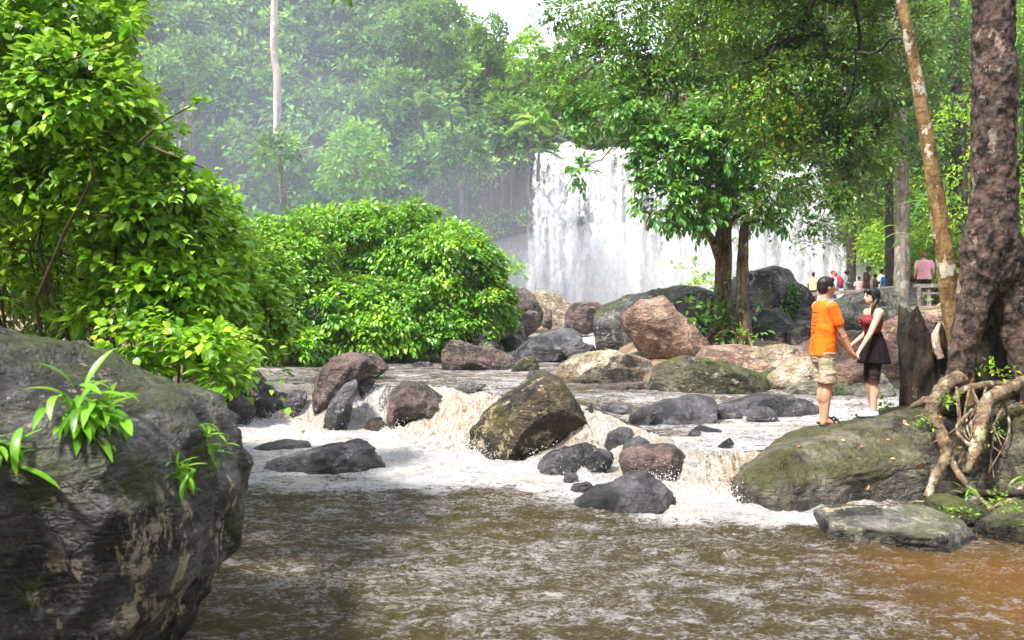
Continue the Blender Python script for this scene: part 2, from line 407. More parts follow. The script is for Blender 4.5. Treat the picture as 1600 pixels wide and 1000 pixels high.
foam = np.maximum(foam, .93 * smooth(.12, .5, WS) * (1 - .25 * smooth(.3, -.3, fbm(P3(WX * 3, WD * .6), 3, 51))))
foam = np.maximum(foam, np.where(WD > lipw, .51 + .1 * fbmA + .10 * smooth(1.2, 2.5, WX) * smooth(13.4, 11.5, WD), 0))
foam = np.maximum(foam, .86 * W2 + .42 * smooth(23, 24, WD))
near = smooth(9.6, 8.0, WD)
foam = np.maximum(foam, near * (.462 + .08 * fbm(P3(WX * .7, WD * 1.2), 3, 61)))  # near pool: thin foam streaks plus sky glints painted in as foam
amber = smooth(1.9, 3.6, WX + .5 * fbmA) * smooth(7.0, 6.0, WD) * smooth(0, 1, WD) + .35 * smooth(-1.2, -2.4, WX) * smooth(6.5, 5, WD)
foam = foam - .10 * amber
veil = smooth(-3.5, -3.1, WX) * smooth(-1.9, -2.2, WX) * (WD > 12)
foam = foam - veil * smooth(.1, .4, WS) * .30 * (.6 + .8 * fbm(P3(WX * 9, WD * .3), 3, 91, ridge=True))
tan = (1 - .8 * veil) * smooth(.2, .8, WS) * np.clip(.65 + 1.1 * fbm(P3(WX * 2.6, WD * 1.0), 3, 71), 0, 1) + .25 * WT * np.clip(fbm(P3(WX * 1.5, WD * 1.5), 2, 72) + .2, 0, 1)

t = NT('river_water'); p = t.pos()
pz = t.mapping(p, (1.0, 1.7, 1.6))
wrp = t.n('MixRGB', {'blend_type': 'ADD'}, Fac=.5, Color1=pz, Color2=t.n('TexNoise', Vector=pz, Scale=1.3, Detail=3).outputs[1]).outputs[0]
sl = t.attr('slope')
strk = t.noise(t.mapping(p, (4.5, 1.0, 1.0), rot=(0, 0, .15)), 2.0, 8, .68, 2.2)
n1 = t.noise(wrp, 3.0, 8, .66, .6); n2 = t.noise(wrp, 17, 6, .72, 1.2)
rid = t.math('ABSOLUTE', t.math('SUBTRACT', t.noise(wrp, 8.5, 5, .62, 1.4), .5))
rid = t.ramp(rid, [(0., 1.), (.035, .75), (.12, 0.)])
fa = t.attr('foam'); am = t.attr('amber'); tn = t.attr('tan')
f = t.math('ADD', fa, t.math('MULTIPLY', t.math('SUBTRACT', n1, .5), .95))
f = t.math('ADD', f, t.math('MULTIPLY', t.math('SUBTRACT', n2, .5), 1.15))
f = t.math('ADD', f, t.math('MULTIPLY', rid, .20))
f = t.math('ADD', f, t.math('MULTIPLY', sl, t.math('MULTIPLY', t.math('SUBTRACT', strk, .52), 1.5)))
f = t.rng(f, t.mix(t.attr('slope'), (.50, .50, .50), (.44, .44, .44)), t.mix(t.rng(fa, .48, .62), (.84, .84, .84), (.70, .70, .70)))
wc = t.mix(t.noise(p, .8, 4), (.125, .086, .036), (.078, .060, .026))
wc = t.mix(am, wc, (.23, .115, .032))
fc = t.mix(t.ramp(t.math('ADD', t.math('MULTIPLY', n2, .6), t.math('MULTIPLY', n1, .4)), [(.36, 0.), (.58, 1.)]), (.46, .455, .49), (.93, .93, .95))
low = t.ramp(t.noise(wrp, 1.1, 4, .6), [(.40, 0.), (.62, 1.)])
fc = t.mix(t.math('MULTIPLY', low, .4), fc, t.mix(1., fc, (.88, .76, .58), 'MULTIPLY'))
fc = t.mix(t.ramp(t.noise(wrp, 4.2, 7, .7, .5), [(.34, .5), (.52, 0.)]), fc, t.mix(1., fc, (.60, .60, .66), 'MULTIPLY'))  # grey lavender shadows of the foam, painted into its colour by noise
fc = t.mix(t.math('MINIMUM', tn, 1.0), fc, t.mix(t.ramp(t.math('ADD', t.math('MULTIPLY', strk, .6), t.math('MULTIPLY', n2, .4)), [(.40, 0.), (.56, 1.)]), (.42, .26, .10), (.88, .84, .75)))
fc = t.mix(1., fc, t.ramp(fa, [(.48, (.62, .575, .58)), (.62, (1., 1., 1.))]), 'MULTIPLY')  # thin foam tinted lavender grey, painting in sky glints on the near water
hb = t.math('ADD', t.math('MULTIPLY', n1, 1.), t.math('ADD', t.math('MULTIPLY', n2, .7), t.math('MULTIPLY', rid, .10)))
hb = t.math('ADD', hb, t.math('MULTIPLY', sl, t.math('MULTIPLY', strk, .8)))
nb = t.bump(hb, 1., .20)
wsh = t.bsdf(Base=wc, Roughness=.09, IOR=1.38, Spec=.7, Normal=nb)
fsh = t.bsdf(Base=fc, Roughness=.55, Spec=.3, Normal=nb)
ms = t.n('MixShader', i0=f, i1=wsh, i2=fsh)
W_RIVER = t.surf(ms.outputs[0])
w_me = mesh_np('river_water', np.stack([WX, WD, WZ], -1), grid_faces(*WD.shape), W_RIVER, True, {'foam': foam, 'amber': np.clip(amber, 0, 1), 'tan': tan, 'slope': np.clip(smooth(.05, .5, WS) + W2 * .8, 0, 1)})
tag(obj('water', w_me), kind='structure')

# spray thrown up where the falls land
rs = np.random.RandomState(5)
def spray(n, xr, off, zr, size):
    x = rs.uniform(*xr, n); d = np.interp(x, ftX, ftD) + rs.normal(off, .25, n); z = np.abs(rs.normal(0, zr, n))
    w, _, _, _ = water_h(x, d); return np.stack([x, d, w + z], -1), size * rs.lognormal(0, .4, n) * .36
sp = [spray(1300, (-4.6, -3.2), .1, .10, .009), spray(900, (-3.0, -1.8), 0, .08, .009), spray(2600, (-1.8, -.2), .1, .10, .010), spray(900, (.2, 1.6), .1, .10, .009), spray(2200, (1.5, 2.3), 0, .09, .009)]
SPp = np.concatenate([a for a, b in sp]); SPs = np.concatenate([b for a, b in sp])
iv, fi = ico(1)
iv2 = np.array([[0, 0, 1], [1, 0, 0], [0, 1, 0], [-1, 0, 0], [0, -1, 0], [0, 0, -1.]]); f2 = np.array([[0, 1, 2], [0, 2, 3], [0, 3, 4], [0, 4, 1], [5, 2, 1], [5, 3, 2], [5, 4, 3], [5, 1, 4]])
SV = SPp[:, None] + iv2[None] * SPs[:, None, None] * rs.uniform(.5, 1.6, (len(SPp), 1, 3)); SF = f2[None] + (np.arange(len(SPp)) * 6)[:, None, None]
M_DROP = plain('spray_water', (.88, .88, .9), .3, .5)
tag(obj('spray', mesh_np('spray', SV.reshape(-1, 3), SF.reshape(-1, 3), M_DROP)), 'white droplets of spray leaping from the foot of the small cascades', 'spray', kind='stuff')

# ------------------------------------------------------------ boulders
rock('big', 'huge black boulder with cream lichen and green plants filling the lower left corner',
     [(-150, 520), (0, 519), (60, 530), (120, 545), (180, 575), (235, 607), (300, 625), (330, 660), (346, 700), (362, 730), (358, 785), (345, 830), (335, 880), (305, 935), (280, 970), (250, 1010), (180, 1100), (0, 1150), (-250, 1150), (-450, 1000), (-520, 750), (-380, 580)],
     4.5, 1.25, R_BIG, 6, cuts=[(.35, -1, -.25, .84), (-.3, -1, .25, .86)], seed=3, rough=.04, fac=0, pw=.72, strat=.018, chis=0)
rock('center', 'large brown angular boulder standing mid stream beside the tan chute',
     [(735, 700), (737, 672), (760, 645), (792, 620), (826, 594), (853, 582), (872, 590), (892, 614), (912, 646), (927, 676), (922, 700), (880, 760), (800, 770), (748, 748)],
     10.9, .8, R_BROWN, 6, cuts=[(.45, -1, -.45, .62), (-.9, -.8, .35, .74)], seed=6, rough=.03, fac=0, pw=.7, chis=3)
rock('flat', 'low flat slate coloured rock lying in white foam left of centre',
     [(408, 742), (420, 722), (455, 711), (500, 705), (540, 692), (590, 694), (607, 712), (606, 735), (560, 770), (480, 775), (425, 765)], 9.9, .45, R_WET, 5, seed=8, rough=.05, fac=2, strat=.02)
rock('flatsmall', 'small half drowned grey rock behind the flat rock in the foam',
     [(383, 715), (400, 698), (440, 688), (480, 690), (488, 700), (470, 730), (400, 735)], 11.3, .35, R_WET, 4, seed=9)
rock('casc', 'dark brown boulder dividing the left cascade at its lip',
     [(492, 612), (497, 585), (515, 565), (535, 553), (560, 553), (576, 562), (590, 575), (575, 590), (552, 606), (536, 626), (515, 660), (497, 655)], 13.9, .55, R_PURPLE, 5, cuts=[(.2, -1, -.4, .7)], seed=12, rough=.06)
rock('cascred', 'reddish rounded rock just behind the boulder at the left cascade',
     [(545, 565), (570, 551), (592, 553), (608, 572), (590, 590), (550, 590)], 15.4, .4, R_PURPLE, 4, seed=13)
rock('edge', 'narrow upright rock edge parting two veils of the left cascade',
     [(506, 672), (518, 630), (538, 598), (556, 594), (560, 606), (548, 632), (540, 682)], 13.15, .4, R_WET, 4, seed=14, rough=.07)
rock('purple', 'wet purple grey rock at the lip between the veil and the tan chute',
     [(605, 665), (608, 640), (613, 610), (632, 598), (662, 600), (692, 624), (690, 650), (668, 668), (645, 680), (612, 682)], 12.7, .6, R_PURPLE, 5, cuts=[(.1, -1, -.1, .7)], seed=15, rough=.07)
rock('long', 'long rust brown boulder lying in the calm upper pool',
     [(695, 588), (692, 560), (694, 540), (705, 531), (722, 533), (740, 541), (768, 545), (796, 553), (812, 566), (802, 590), (750, 592)], 17.8, .6, R_PURPLE, 5, cuts=[(.0, -1, -.8, .6)], seed=16, rough=.06)
rock('longm', 'small olive rock at the right end of the long brown boulder',
     [(798, 582), (808, 565), (822, 557), (836, 560), (843, 572), (838, 588), (812, 590)], 17.3, .3, R_MOSS, 4, seed=17)
rock('bushrock', 'grey green rock at the foot of the round bush',
     [(722, 560), (726, 510), (740, 495), (760, 508), (776, 530), (790, 550), (780, 565), (740, 568)], 20.5, .6, R_GREY, 4, seed=18)
rock('darkA', 'tall purple black boulder behind the right end of the round bush',
     [(772, 520), (780, 480), (792, 452), (815, 449), (835, 464), (847, 490), (846, 512), (820, 530), (790, 535)], 24.5, .8, R_PURPLE, 5, cuts=[(-.2, -1, .1, .75)], seed=19)
rock('darkB', 'dark blue black boulder below the tall one beside the bush',
     [(760, 540), (764, 505), (775, 488), (800, 490), (815, 510), (822, 530), (800, 548), (770, 552)], 22.5, .6, R_WET, 4, seed=20)
rock('darkC', 'small pinkish rock tucked against the tall purple black boulder',
     [(806, 512), (812, 492), (828, 484), (843, 487), (845, 505), (835, 520), (815, 522)], 23.2, .5, R_PURPLE, 4, seed=21)
rock('mistrock', 'pale wet bedrock hump under the waterfall mist',
     [(810, 520), (822, 470), (838, 452), (862, 455), (882, 466), (900, 482), (905, 515), (860, 530)], 30, 1.5, R_TAN, 4, seed=22)
rock('streamL', 'low ribbed grey rock washed by the upper run of the stream',
     [(800, 560), (815, 541), (850, 521), (882, 512), (912, 518), (908, 538), (890, 560), (845, 570)], 20.5, .7, R_WET, 5, seed=23, rough=.05)
rock('streamS', 'small dark rock in rapids above the ribbed grey rock',
     [(788, 540), (798, 524), (812, 521), (818, 535), (808, 548)], 22, .4, R_WET, 4, seed=24)
rock('upper', 'squat dark red boulder alone in front of the falls',
     [(880, 520), (884, 488), (898, 474), (930, 472), (946, 482), (942, 512), (915, 522)], 25.5, .7, R_PURPLE, 5, cuts=[(-.3, -1, -.2, .7)], seed=25)
rock('behind', 'broad black ridged boulder behind the leaning pink one',
     [(928, 560), (928, 492), (945, 476), (985, 460), (1020, 457), (1060, 448), (1082, 446), (1106, 456), (1128, 478), (1140, 530), (1060, 580), (960, 580)], 19.2, 1.2, R_DARK, 5, cuts=[(-.9, -.8, -.1, .86)], seed=26, rough=.04, strat=.02)
rock('pink', 'big leaning pink boulder with a sharp upper edge',
     [(970, 503), (975, 478), (992, 467), (1020, 470), (1038, 463), (1052, 477), (1062, 490), (1086, 510), (1107, 530), (1119, 552), (1092, 572), (1062, 585), (1040, 592), (1024, 572), (1004, 548), (986, 525)], 16.2, .85, R_PINK, 5, cuts=[(-.45, -1, -.75, .50), (.7, -1, .1, .68)], seed=27, rough=.045, fac=2, pw=.7)
rock('tanflat', 'flat topped pale tan rock below the leaning pink boulder',
     [(866, 592), (880, 571), (905, 552), (950, 548), (992, 560), (1032, 577), (1028, 600), (960, 625), (890, 622)], 15, .8, R_TAN, 5, seed=28, rough=.05, strat=.015)
rock('lavender', 'thin lavender grey rock lapped by water under the tan rock',
     [(926, 612), (945, 601), (985, 597), (1008, 603), (1012, 615), (985, 628), (945, 628)], 13.6, .35, R_PURPLE, 4, seed=29)
rock('mossyL', 'wide dark whaleback boulder with white lichen spots beside the stream',
     [(1012, 630), (1018, 605), (1028, 588), (1050, 570), (1082, 557), (1122, 564), (1162, 578), (1202, 600), (1242, 618), (1255, 640), (1180, 650), (1060, 650)], 13.3, .9, R_MOSS, 5, cuts=[(-.1, -1, -.3, .62)], seed=30, rough=.04, pw=.7)
rock('mossyR', 'slanting olive rock behind the whaleback boulder',
     [(1130, 610), (1145, 580), (1165, 573), (1200, 586), (1235, 607), (1262, 630), (1230, 645), (1160, 640)], 13.9, .5, R_MOSS, 4, seed=31)
rock('wetflat', 'broad wet slate grey rock with water sliding over it',
     [(980, 720), (1000, 655), (1030, 632), (1080, 620), (1114, 627), (1122, 660), (1112, 720), (1060, 740)], 10.9, .75, R_WET, 5, seed=32, rough=.045)
rock('wetknob', 'small black knob at the right end of the wet slate rock',
     [(1088, 655), (1096, 632), (1110, 628), (1117, 640), (1114, 660), (1100, 668)], 10.95, .2, R_WET, 4, seed=33)
rock('slideR', 'low smooth grey rock sheet awash behind the orange shirted man',
     [(1105, 690), (1135, 632), (1190, 616), (1260, 622), (1295, 645), (1290, 700), (1180, 710)], 11.7, .9, R_WET, 5, seed=34, rough=.03)
rock('sm1', 'small black rock in rapids, upper of the pair above the maroon boulder',
     [(944, 700), (950, 678), (970, 668), (990, 672), (993, 690), (975, 712)], 9.9, .2, R_WET, 4, seed=35)
rock('sm2', 'small black rock touching the top of the maroon boulder',
     [(970, 712), (978, 690), (1000, 683), (1020, 690), (1018, 712)], 9.5, .2, R_WET, 4, seed=36)
rock('maroon', 'blocky maroon boulder left of the right hand cascade',
     [(969, 722), (972, 705), (990, 701), (1052, 696), (1068, 710), (1060, 770), (1020, 790), (985, 760)], 9.1, .42, R_PURPLE, 5, cuts=[(-.1, -1, 0, .7)], seed=37, rough=.05)
rock('front', 'purple grey hump of rock at the front of the rapids',
     [(880, 815), (905, 785), (935, 768), (965, 760), (985, 745), (1010, 739), (1032, 748), (1050, 775), (1066, 812), (1000, 835), (920, 835)], 8.0, .55, R_WET, 5, cuts=[(.8, -.9, .1, .75)], seed=38, rough=.05)
rock('wash', 'grey rock sheeted with foam below the brown boulder',
     [(832, 765), (842, 724), (870, 702), (905, 692), (940, 702), (948, 740), (910, 775)], 9.7, .45, R_WET, 5, seed=39)
rock('washs', 'tiny black stone poking out of the foam near the rapids',
     [(880, 756), (885, 742), (895, 737), (904, 743), (903, 758)], 9.0, .1, R_WET, 3, seed=40)
rock('rip', 'half submerged grey rock above the right hand cascade',
     [(1062, 712), (1070, 680), (1095, 667), (1120, 670), (1138, 690), (1130, 715)], 10.1, .35, R_WET, 4, seed=41)
rock('rip2', 'small dark stone at the brink beside the slanted slab',
     [(1168, 712), (1178, 690), (1192, 688), (1200, 700), (1190, 716)], 9.5, .2, R_WET, 3, seed=42)
rock('slab', 'long mossy slanting slab on which the couple stands',
     [(1146, 790), (1143, 740), (1152, 722), (1200, 700), (1270, 678), (1330, 666), (1372, 657), (1400, 648), (1450, 638), (1520, 642), (1600, 665), (1660, 720), (1640, 800), (1500, 850), (1250, 850), (1150, 850)],
     9.15, 1.05, R_SLAB, 6, cuts=[(-.15, -.55, 1, .86), (-.1, -1, -.05, .80)], seed=43, rough=.016, fac=0, pw=.48, strat=.04, skew=.33, chis=2)
rock('rootrock', 'dark mossy rock bank under the roots at the right edge',
     [(1480, 800), (1490, 700), (1530, 650), (1600, 634), (1750, 640), (1850, 750), (1750, 850), (1550, 850)], 8.75, 1.2, R_SLAB, 6, seed=44, rough=.04, fac=2, strat=.02)
rock('frontslab', 'flat grey slab lying in amber water below the mossy slab',
     [(1296, 835), (1305, 818), (1340, 808), (1430, 807), (1520, 815), (1534, 832), (1520, 858), (1440, 880), (1370, 876), (1320, 856)], 6.85, .55, R_GREY, 5, cuts=[(0, -.1, 1, .5)], seed=45, rough=.03, pw=.5, strat=.03)
rock('mossF', 'olive mossy rock between the flat grey slab and the roots',
     [(1458, 815), (1462, 785), (1490, 777), (1530, 792), (1562, 812), (1550, 835), (1490, 835)], 7.5, .4, R_MOSS, 5, seed=46)
rock('mossG', 'green mossy rock at the right edge beside amber water',
     [(1533, 850), (1540, 822), (1575, 797), (1640, 788), (1720, 830), (1700, 880), (1570, 872)], 6.9, .5, R_MOSS, 5, seed=47)
rock('pinkbig', 'broad pink sandstone slab behind the couple',
     [(1232, 620), (1235, 570), (1262, 532), (1300, 516), (1340, 520), (1380, 535), (1408, 565), (1425, 640), (1330, 650)], 14.5, .9, R_PINK, 5, cuts=[(0, -1, .5, .75)], seed=48, rough=.04, strat=.015)
rock('pinkb2', 'rounded pink and tan boulder left of the orange shirt',
     [(1196, 600), (1215, 573), (1240, 560), (1275, 556), (1300, 580), (1300, 612), (1250, 622), (1205, 616)], 13.7, .55, R_TAN, 5, cuts=[(-.2, -1, -.5, .72)], seed=49)
rock('legs1', 'grey white rock seen between the legs of the couple',
     [(1218, 625), (1250, 602), (1290, 592), (1320, 600), (1335, 620), (1320, 645), (1240, 645)], 12.9, .45, R_GREY, 4, seed=50)
rock('legs2', 'pale grey rounded rock behind the knees of the woman',
     [(1302, 635), (1312, 610), (1335, 600), (1370, 600), (1405, 612), (1430, 640), (1380, 650), (1320, 648)], 12.7, .5, R_GREY, 4, seed=51)
rock('smallg', 'small green grey rock between the pink slabs',
     [(1186, 600), (1192, 582), (1208, 573), (1224, 578), (1228, 595), (1210, 606)], 14.2, .3, R_MOSS, 4, seed=52)
rock('shelfA', 'flat pale pink shelf left of the boulders behind the couple',
     [(1060, 600), (1075, 565), (1110, 545), (1160, 540), (1200, 545), (1235, 562), (1230, 600), (1150, 612)], 15.4, 1.0, R_PINK, 5, cuts=[(0, -.2, 1, .6)], seed=53, rough=.03)
rock('shelfB', 'olive and pink stone block on the pale shelf',
     [(1165, 580), (1170, 555), (1190, 545), (1225, 537), (1245, 543), (1240, 575), (1205, 590)], 15.0, .5, R_TAN, 4, seed=54)
rock('shelfC', 'thin tan slab at the foot of the two tree trunks',
     [(1090, 560), (1110, 540), (1150, 532), (1200, 530), (1235, 537), (1230, 560), (1150, 570)], 17.5, 1.0, R_PINK, 4, cuts=[(0, -.1, 1, .5)], seed=55, rough=.03)
rock('tri', 'tall triangular boulder hung with creeper right of the double trunk',
     [(1120, 530), (1130, 470), (1148, 438), (1175, 424), (1208, 415), (1228, 420), (1233, 440), (1250, 452), (1262, 475), (1275, 530), (1200, 550)], 20.5, 1.3, R_DARK, 5, cuts=[(-.8, -1, .5, .68), (.5, -1, .0, .7)], seed=56, rough=.035, fac=1)
rock('tri2', 'round black boulder with pinkish lichen in front of the triangular boulder',
     [(1172, 540), (1176, 505), (1192, 485), (1212, 481), (1234, 495), (1248, 520), (1240, 545), (1200, 552)], 18.3, .65, rock_mat('patched_stone', (.03, .03, .03), (.08, .08, .075), (.42, .27, .22), moss=.2, lich=.9), 5, seed=57)
rock('tri3', 'small dark boulder wedged right of the round black one',
     [(1232, 545), (1236, 512), (1252, 500), (1275, 505), (1285, 530), (1270, 552)], 17.6, .5, R_DARK, 4, seed=58)
rock('tri4', 'low dark rock filling the gap behind the orange shirt',
     [(1225, 520), (1235, 488), (1262, 478), (1290, 488), (1300, 525), (1260, 540)], 19.5, .6, R_DARK, 4, seed=59)
rock('ridge', 'big grey green ridged boulder behind the heads of the couple',
     [(1275, 545), (1283, 500), (1312, 475), (1345, 454), (1382, 450), (1408, 462), (1424, 488), (1432, 540), (1350, 560)], 20.8, 1.2, R_GREY, 5, cuts=[(-.7, -1, .35, .72)], seed=60, rough=.04, strat=.02)
rock('slopeR', 'long low pink rock right of the woman behind the stump',
     [(1365, 560), (1372, 505), (1400, 490), (1440, 487), (1500, 495), (1560, 530), (1560, 600), (1400, 600)], 16.5, 1.1, R_PINK, 5, seed=61, rough=.04)
rock('leftstep', 'grey wet rock step between the left bank and the left cascade',
     [(300, 680), (320, 610), (350, 585), (395, 580), (425, 592), (428, 625), (400, 660), (380, 690)], 14.2, .7, R_WET, 5, seed=62, strat=.03)
rock('leftstep2', 'low reddish rock ledge beneath the hanging leaves on the left bank',
     [(250, 600), (270, 560), (330, 545), (380, 562), (400, 580), (360, 610), (300, 620)], 13, .7, R_PURPLE, 4, seed=63)
rock('leftlow', 'tiny brown stone at the waterline beside the big black boulder',
     [(345, 705), (352, 690), (366, 688), (374, 695), (370, 708)], 12, .25, R_BROWN, 3, seed=64)

# more boulders wedged along the right bank, the lip and the rapids
def rnd_poly(r, px, py, wx_, hy_):
    n = r.randint(7, 11); a = np.sort(r.uniform(0, 6.28, n) * .35 + np.linspace(0, 6.28, n, endpoint=False) * .65); k = r.uniform(.78, 1.12, n)
    return [(px + wx_ * math.cos(q) * s, py - hy_ * math.sin(q) * s * (1 if math.sin(q) > 0 else 1.3)) for q, s in zip(a, k)]
rx = np.random.RandomState(77)
EXTRA = [
 (588, 668, 13.0, 16, 12, 'PURPLE', 'small purple rock beside the tan chute at the lip'), (462, 628, 13.7, 18, 14, 'WET', 'small wet rock parting the left cascade'), (430, 640, 13.9, 20, 22, 'WET', 'dark wet rock against the left bank at the cascade'),
 (585, 603, 13.9, 28, 8, 'WET', 'flat wet rock under the sheet of the veil'), (735, 610, 13.2, 22, 9, 'WET', 'low rock washed over above the tan chute'), (935, 655, 11.0, 18, 22, 'WET', 'wet rock pressed against the brown boulder on its right'),
 (965, 642, 11.6, 24, 9, 'WET', 'thin black rock just above the rapids'), (1010, 660, 10.6, 22, 18, 'WET', 'rounded slate rock in the upper rapids'), (880, 640, 11.9, 14, 10, 'DARK', 'little black rock behind the brown boulder'),
 (1140, 650, 11.2, 30, 14, 'WET', 'smooth grey rock in the run left of the couple'), (1195, 655, 10.9, 26, 12, 'WET', 'low grey rock in the run near the man'), (1240, 645, 11.6, 34, 12, 'WET', 'flat grey rock behind the legs of the man'),
 (1085, 690, 9.7, 18, 12, 'WET', 'rounded stone at the brink of the right cascade'), (1140, 700, 9.1, 16, 10, 'WET', 'small stone at the middle of the right brink'), (1015, 728, 8.9, 16, 14, 'PURPLE', 'small maroon stone left of the blocky one'),
 (940, 720, 9.3, 20, 12, 'WET', 'foam washed stone in the middle of the rapids'), (915, 765, 8.5, 18, 8, 'WET', 'flat stone at the foot of the rapids'), (860, 735, 9.8, 14, 8, 'WET', 'low stone right under the brown boulder'),
 (1150, 600, 13.7, 30, 16, 'TAN', 'tan rock between the whaleback and the pink slab'), (1108, 575, 14.4, 26, 14, 'PINK', 'pale pink rock left of the shelf'), (1068, 590, 14.6, 18, 12, 'GREY', 'grey rock under the leaning pink boulder'),
 (1205, 628, 13.0, 26, 12, 'GREY', 'grey rock at the water edge behind the couple'), (1175, 612, 13.4, 20, 14, 'MOSS', 'olive stone at the water edge left of the couple'), (1262, 605, 13.3, 24, 18, 'TAN', 'tan boulder right behind the khaki shorts'),
 (1340, 590, 13.6, 34, 22, 'PINK', 'pink boulder between the two people'), (1390, 610, 12.6, 26, 22, 'GREY', 'grey boulder behind the skirt of the woman'), (1405, 575, 13.8, 30, 26, 'PINK', 'pinkish boulder left of the stump'),
 (1240, 580, 14.6, 24, 20, 'PINK', 'rounded pink boulder left of the man'), (1300, 560, 15.2, 40, 22, 'PINK', 'high pink boulder behind the joined hands'), (1180, 568, 15.6, 26, 12, 'PINK', 'flat pink stone on the shelf'),
 (1350, 500, 19.0, 34, 20, 'GREY', 'grey green block under the ridged boulder'), (1265, 530, 17.0, 26, 18, 'DARK', 'black rock behind the shoulder of the man'), (1295, 505, 18.6, 20, 18, 'DARK', 'dark rock seen between the two faces'),
 (1040, 530, 18.0, 30, 20, 'DARK', 'dark stone wedged under the leaning pink boulder'), (905, 545, 19.0, 26, 12, 'WET', 'grey wet rock at the left foot of the broad black boulder'), (862, 498, 26, 20, 10, 'PURPLE', 'low wet stone in the upper run'),
 (750, 560, 19.0, 18, 8, 'WET', 'small wet rock at the far edge of the pool'), (850, 590, 15.6, 22, 8, 'WET', 'low wet rock left of the flat tan one'), (660, 570, 18.6, 14, 5, 'WET', 'tiny stone breaking the surface of the upper pool'),
 (1450, 530, 14.5, 40, 24, 'PINK', 'pink rock behind the slender trunk'), (1150, 470, 24, 26, 18, 'PURPLE', 'purple grey rock left of the triangular boulder'), (1190, 500, 20, 26, 20, 'DARK', 'dark stone under the triangular boulder'),
 (398, 600, 15.5, 30, 16, 'WET', 'ribbed grey rock on the left above the cascade'), (372, 640, 13.4, 22, 20, 'WET', 'black wet block below the hanging leaves')]
KM = dict(WET=R_WET, PURPLE=R_PURPLE, DARK=R_DARK, TAN=R_TAN, PINK=R_PINK, GREY=R_GREY, MOSS=R_MOSS)
for i, (px, py, D, w_, h_, k_, lab) in enumerate(EXTRA):
    rock('extra%d' % i, lab, rnd_poly(rx, px, py, w_ * 1.25, h_ * 1.5), D, w_ * D / F * rx.uniform(.7, 1.1), KM[k_], 4, seed=100 + i, rough=.06, fac=7)
def unit(v): return v / (np.linalg.norm(v, axis=-1, keepdims=True) + 1e-9)
# ------------------------------------------------------------ people
def capsule(p0, r0, p1, r1, ns=14, flat=None):
    p0, p1 = np.asarray(p0, float), np.asarray(p1, float); ax = p1 - p0; L = np.linalg.norm(ax) + 1e-9; ax = ax / L
    ref = np.array([0, 1., 0]) if abs(ax[1]) < .8 else np.array([1., 0, 0]); A = unit(np.cross(ax, ref)); B = np.cross(ax, A)
    rows = [(-math.cos(a) * r0, math.sin(a) * r0) for a in np.linspace(.12, math.pi / 2, 5)] + [(L * .5, (r0 + r1) / 2)] + [(L + math.sin(a) * r1, math.cos(a) * r1) for a in np.linspace(0, math.pi / 2 - .12, 5)]
    th = np.linspace(0, 2 * np.pi, ns, endpoint=False); V = []
    for h, r in rows: V.append(p0 + ax * h + r * (np.cos(th)[:, None] * A + np.sin(th)[:, None] * B))
    V = np.concatenate(V); V = np.vstack([V, p0 - ax * r0, p1 + ax * r1]); k = np.arange(ns); n = len(rows)
    e0 = np.stack([np.full(ns, len(V) - 2), (k + 1) % ns, k], -1); e1 = np.stack([np.full(ns, len(V) - 1), (n - 1) * ns + k, (n - 1) * ns + (k + 1) % ns], -1)
    return V, np.concatenate([tri(grid_faces(n, ns, True)), e0, e1])
def ell(c, r, R=None, sub=3):
    d, f = ico(sub); V = d * np.array(r)
    if R is not None: V = V @ np.array(R).T
    return V + np.array(c), f
def loft(rings, ns=40, fold=None):
    """rings: (z, cx, cy, rx, ry)"""
    th = np.linspace(0, 2 * np.pi, ns, endpoint=False); V = []
    for i, (z, cx, cy_, rx, ry) in enumerate(rings):
        f = 1 + (fold(th, i / (len(rings) - 1)) if fold else 0)
        V.append(np.stack([cx + rx * np.cos(th) * f, cy_ + ry * np.sin(th) * f, np.full(ns, z)], -1))
    V = np.concatenate(V); n = len(rings); z0, z1 = rings[0], rings[-1]
    V = np.vstack([V, [z0[1], z0[2], z0[0]], [z1[1], z1[2], z1[0]]]); k = np.arange(ns)
    e0 = np.stack([np.full(ns, len(V) - 2), (k + 1) % ns, k], -1); e1 = np.stack([np.full(ns, len(V) - 1), (n - 1) * ns + k, (n - 1) * ns + (k + 1) % ns], -1)
    return V, np.concatenate([tri(grid_faces(n, ns, True)), e0, e1])
def remesh(geos, voxel, it=3, fac=.5):
    V, Fc = join(geos); me = mesh_np('tmp', V, Fc); o = bpy.data.objects.new('tmp', me); COL.objects.link(o)
    m = o.modifiers.new('r', 'REMESH'); m.mode = 'VOXEL'; m.voxel_size = voxel; m.use_smooth_shade = True
    s = o.modifiers.new('s', 'SMOOTH'); s.iterations = it; s.factor = fac
    dg = bpy.context.evaluated_depsgraph_get(); dg.update(); ev = o.evaluated_get(dg); m2 = ev.to_mesh()
    co = np.empty(len(m2.vertices) * 3, np.float32); m2.vertices.foreach_get('co', co)
    fc = np.array([p.vertices[:] for p in m2.polygons]); ev.to_mesh_clear(); bpy.data.objects.remove(o); bpy.data.meshes.remove(me)
    return co.reshape(-1, 3).astype(float), fc
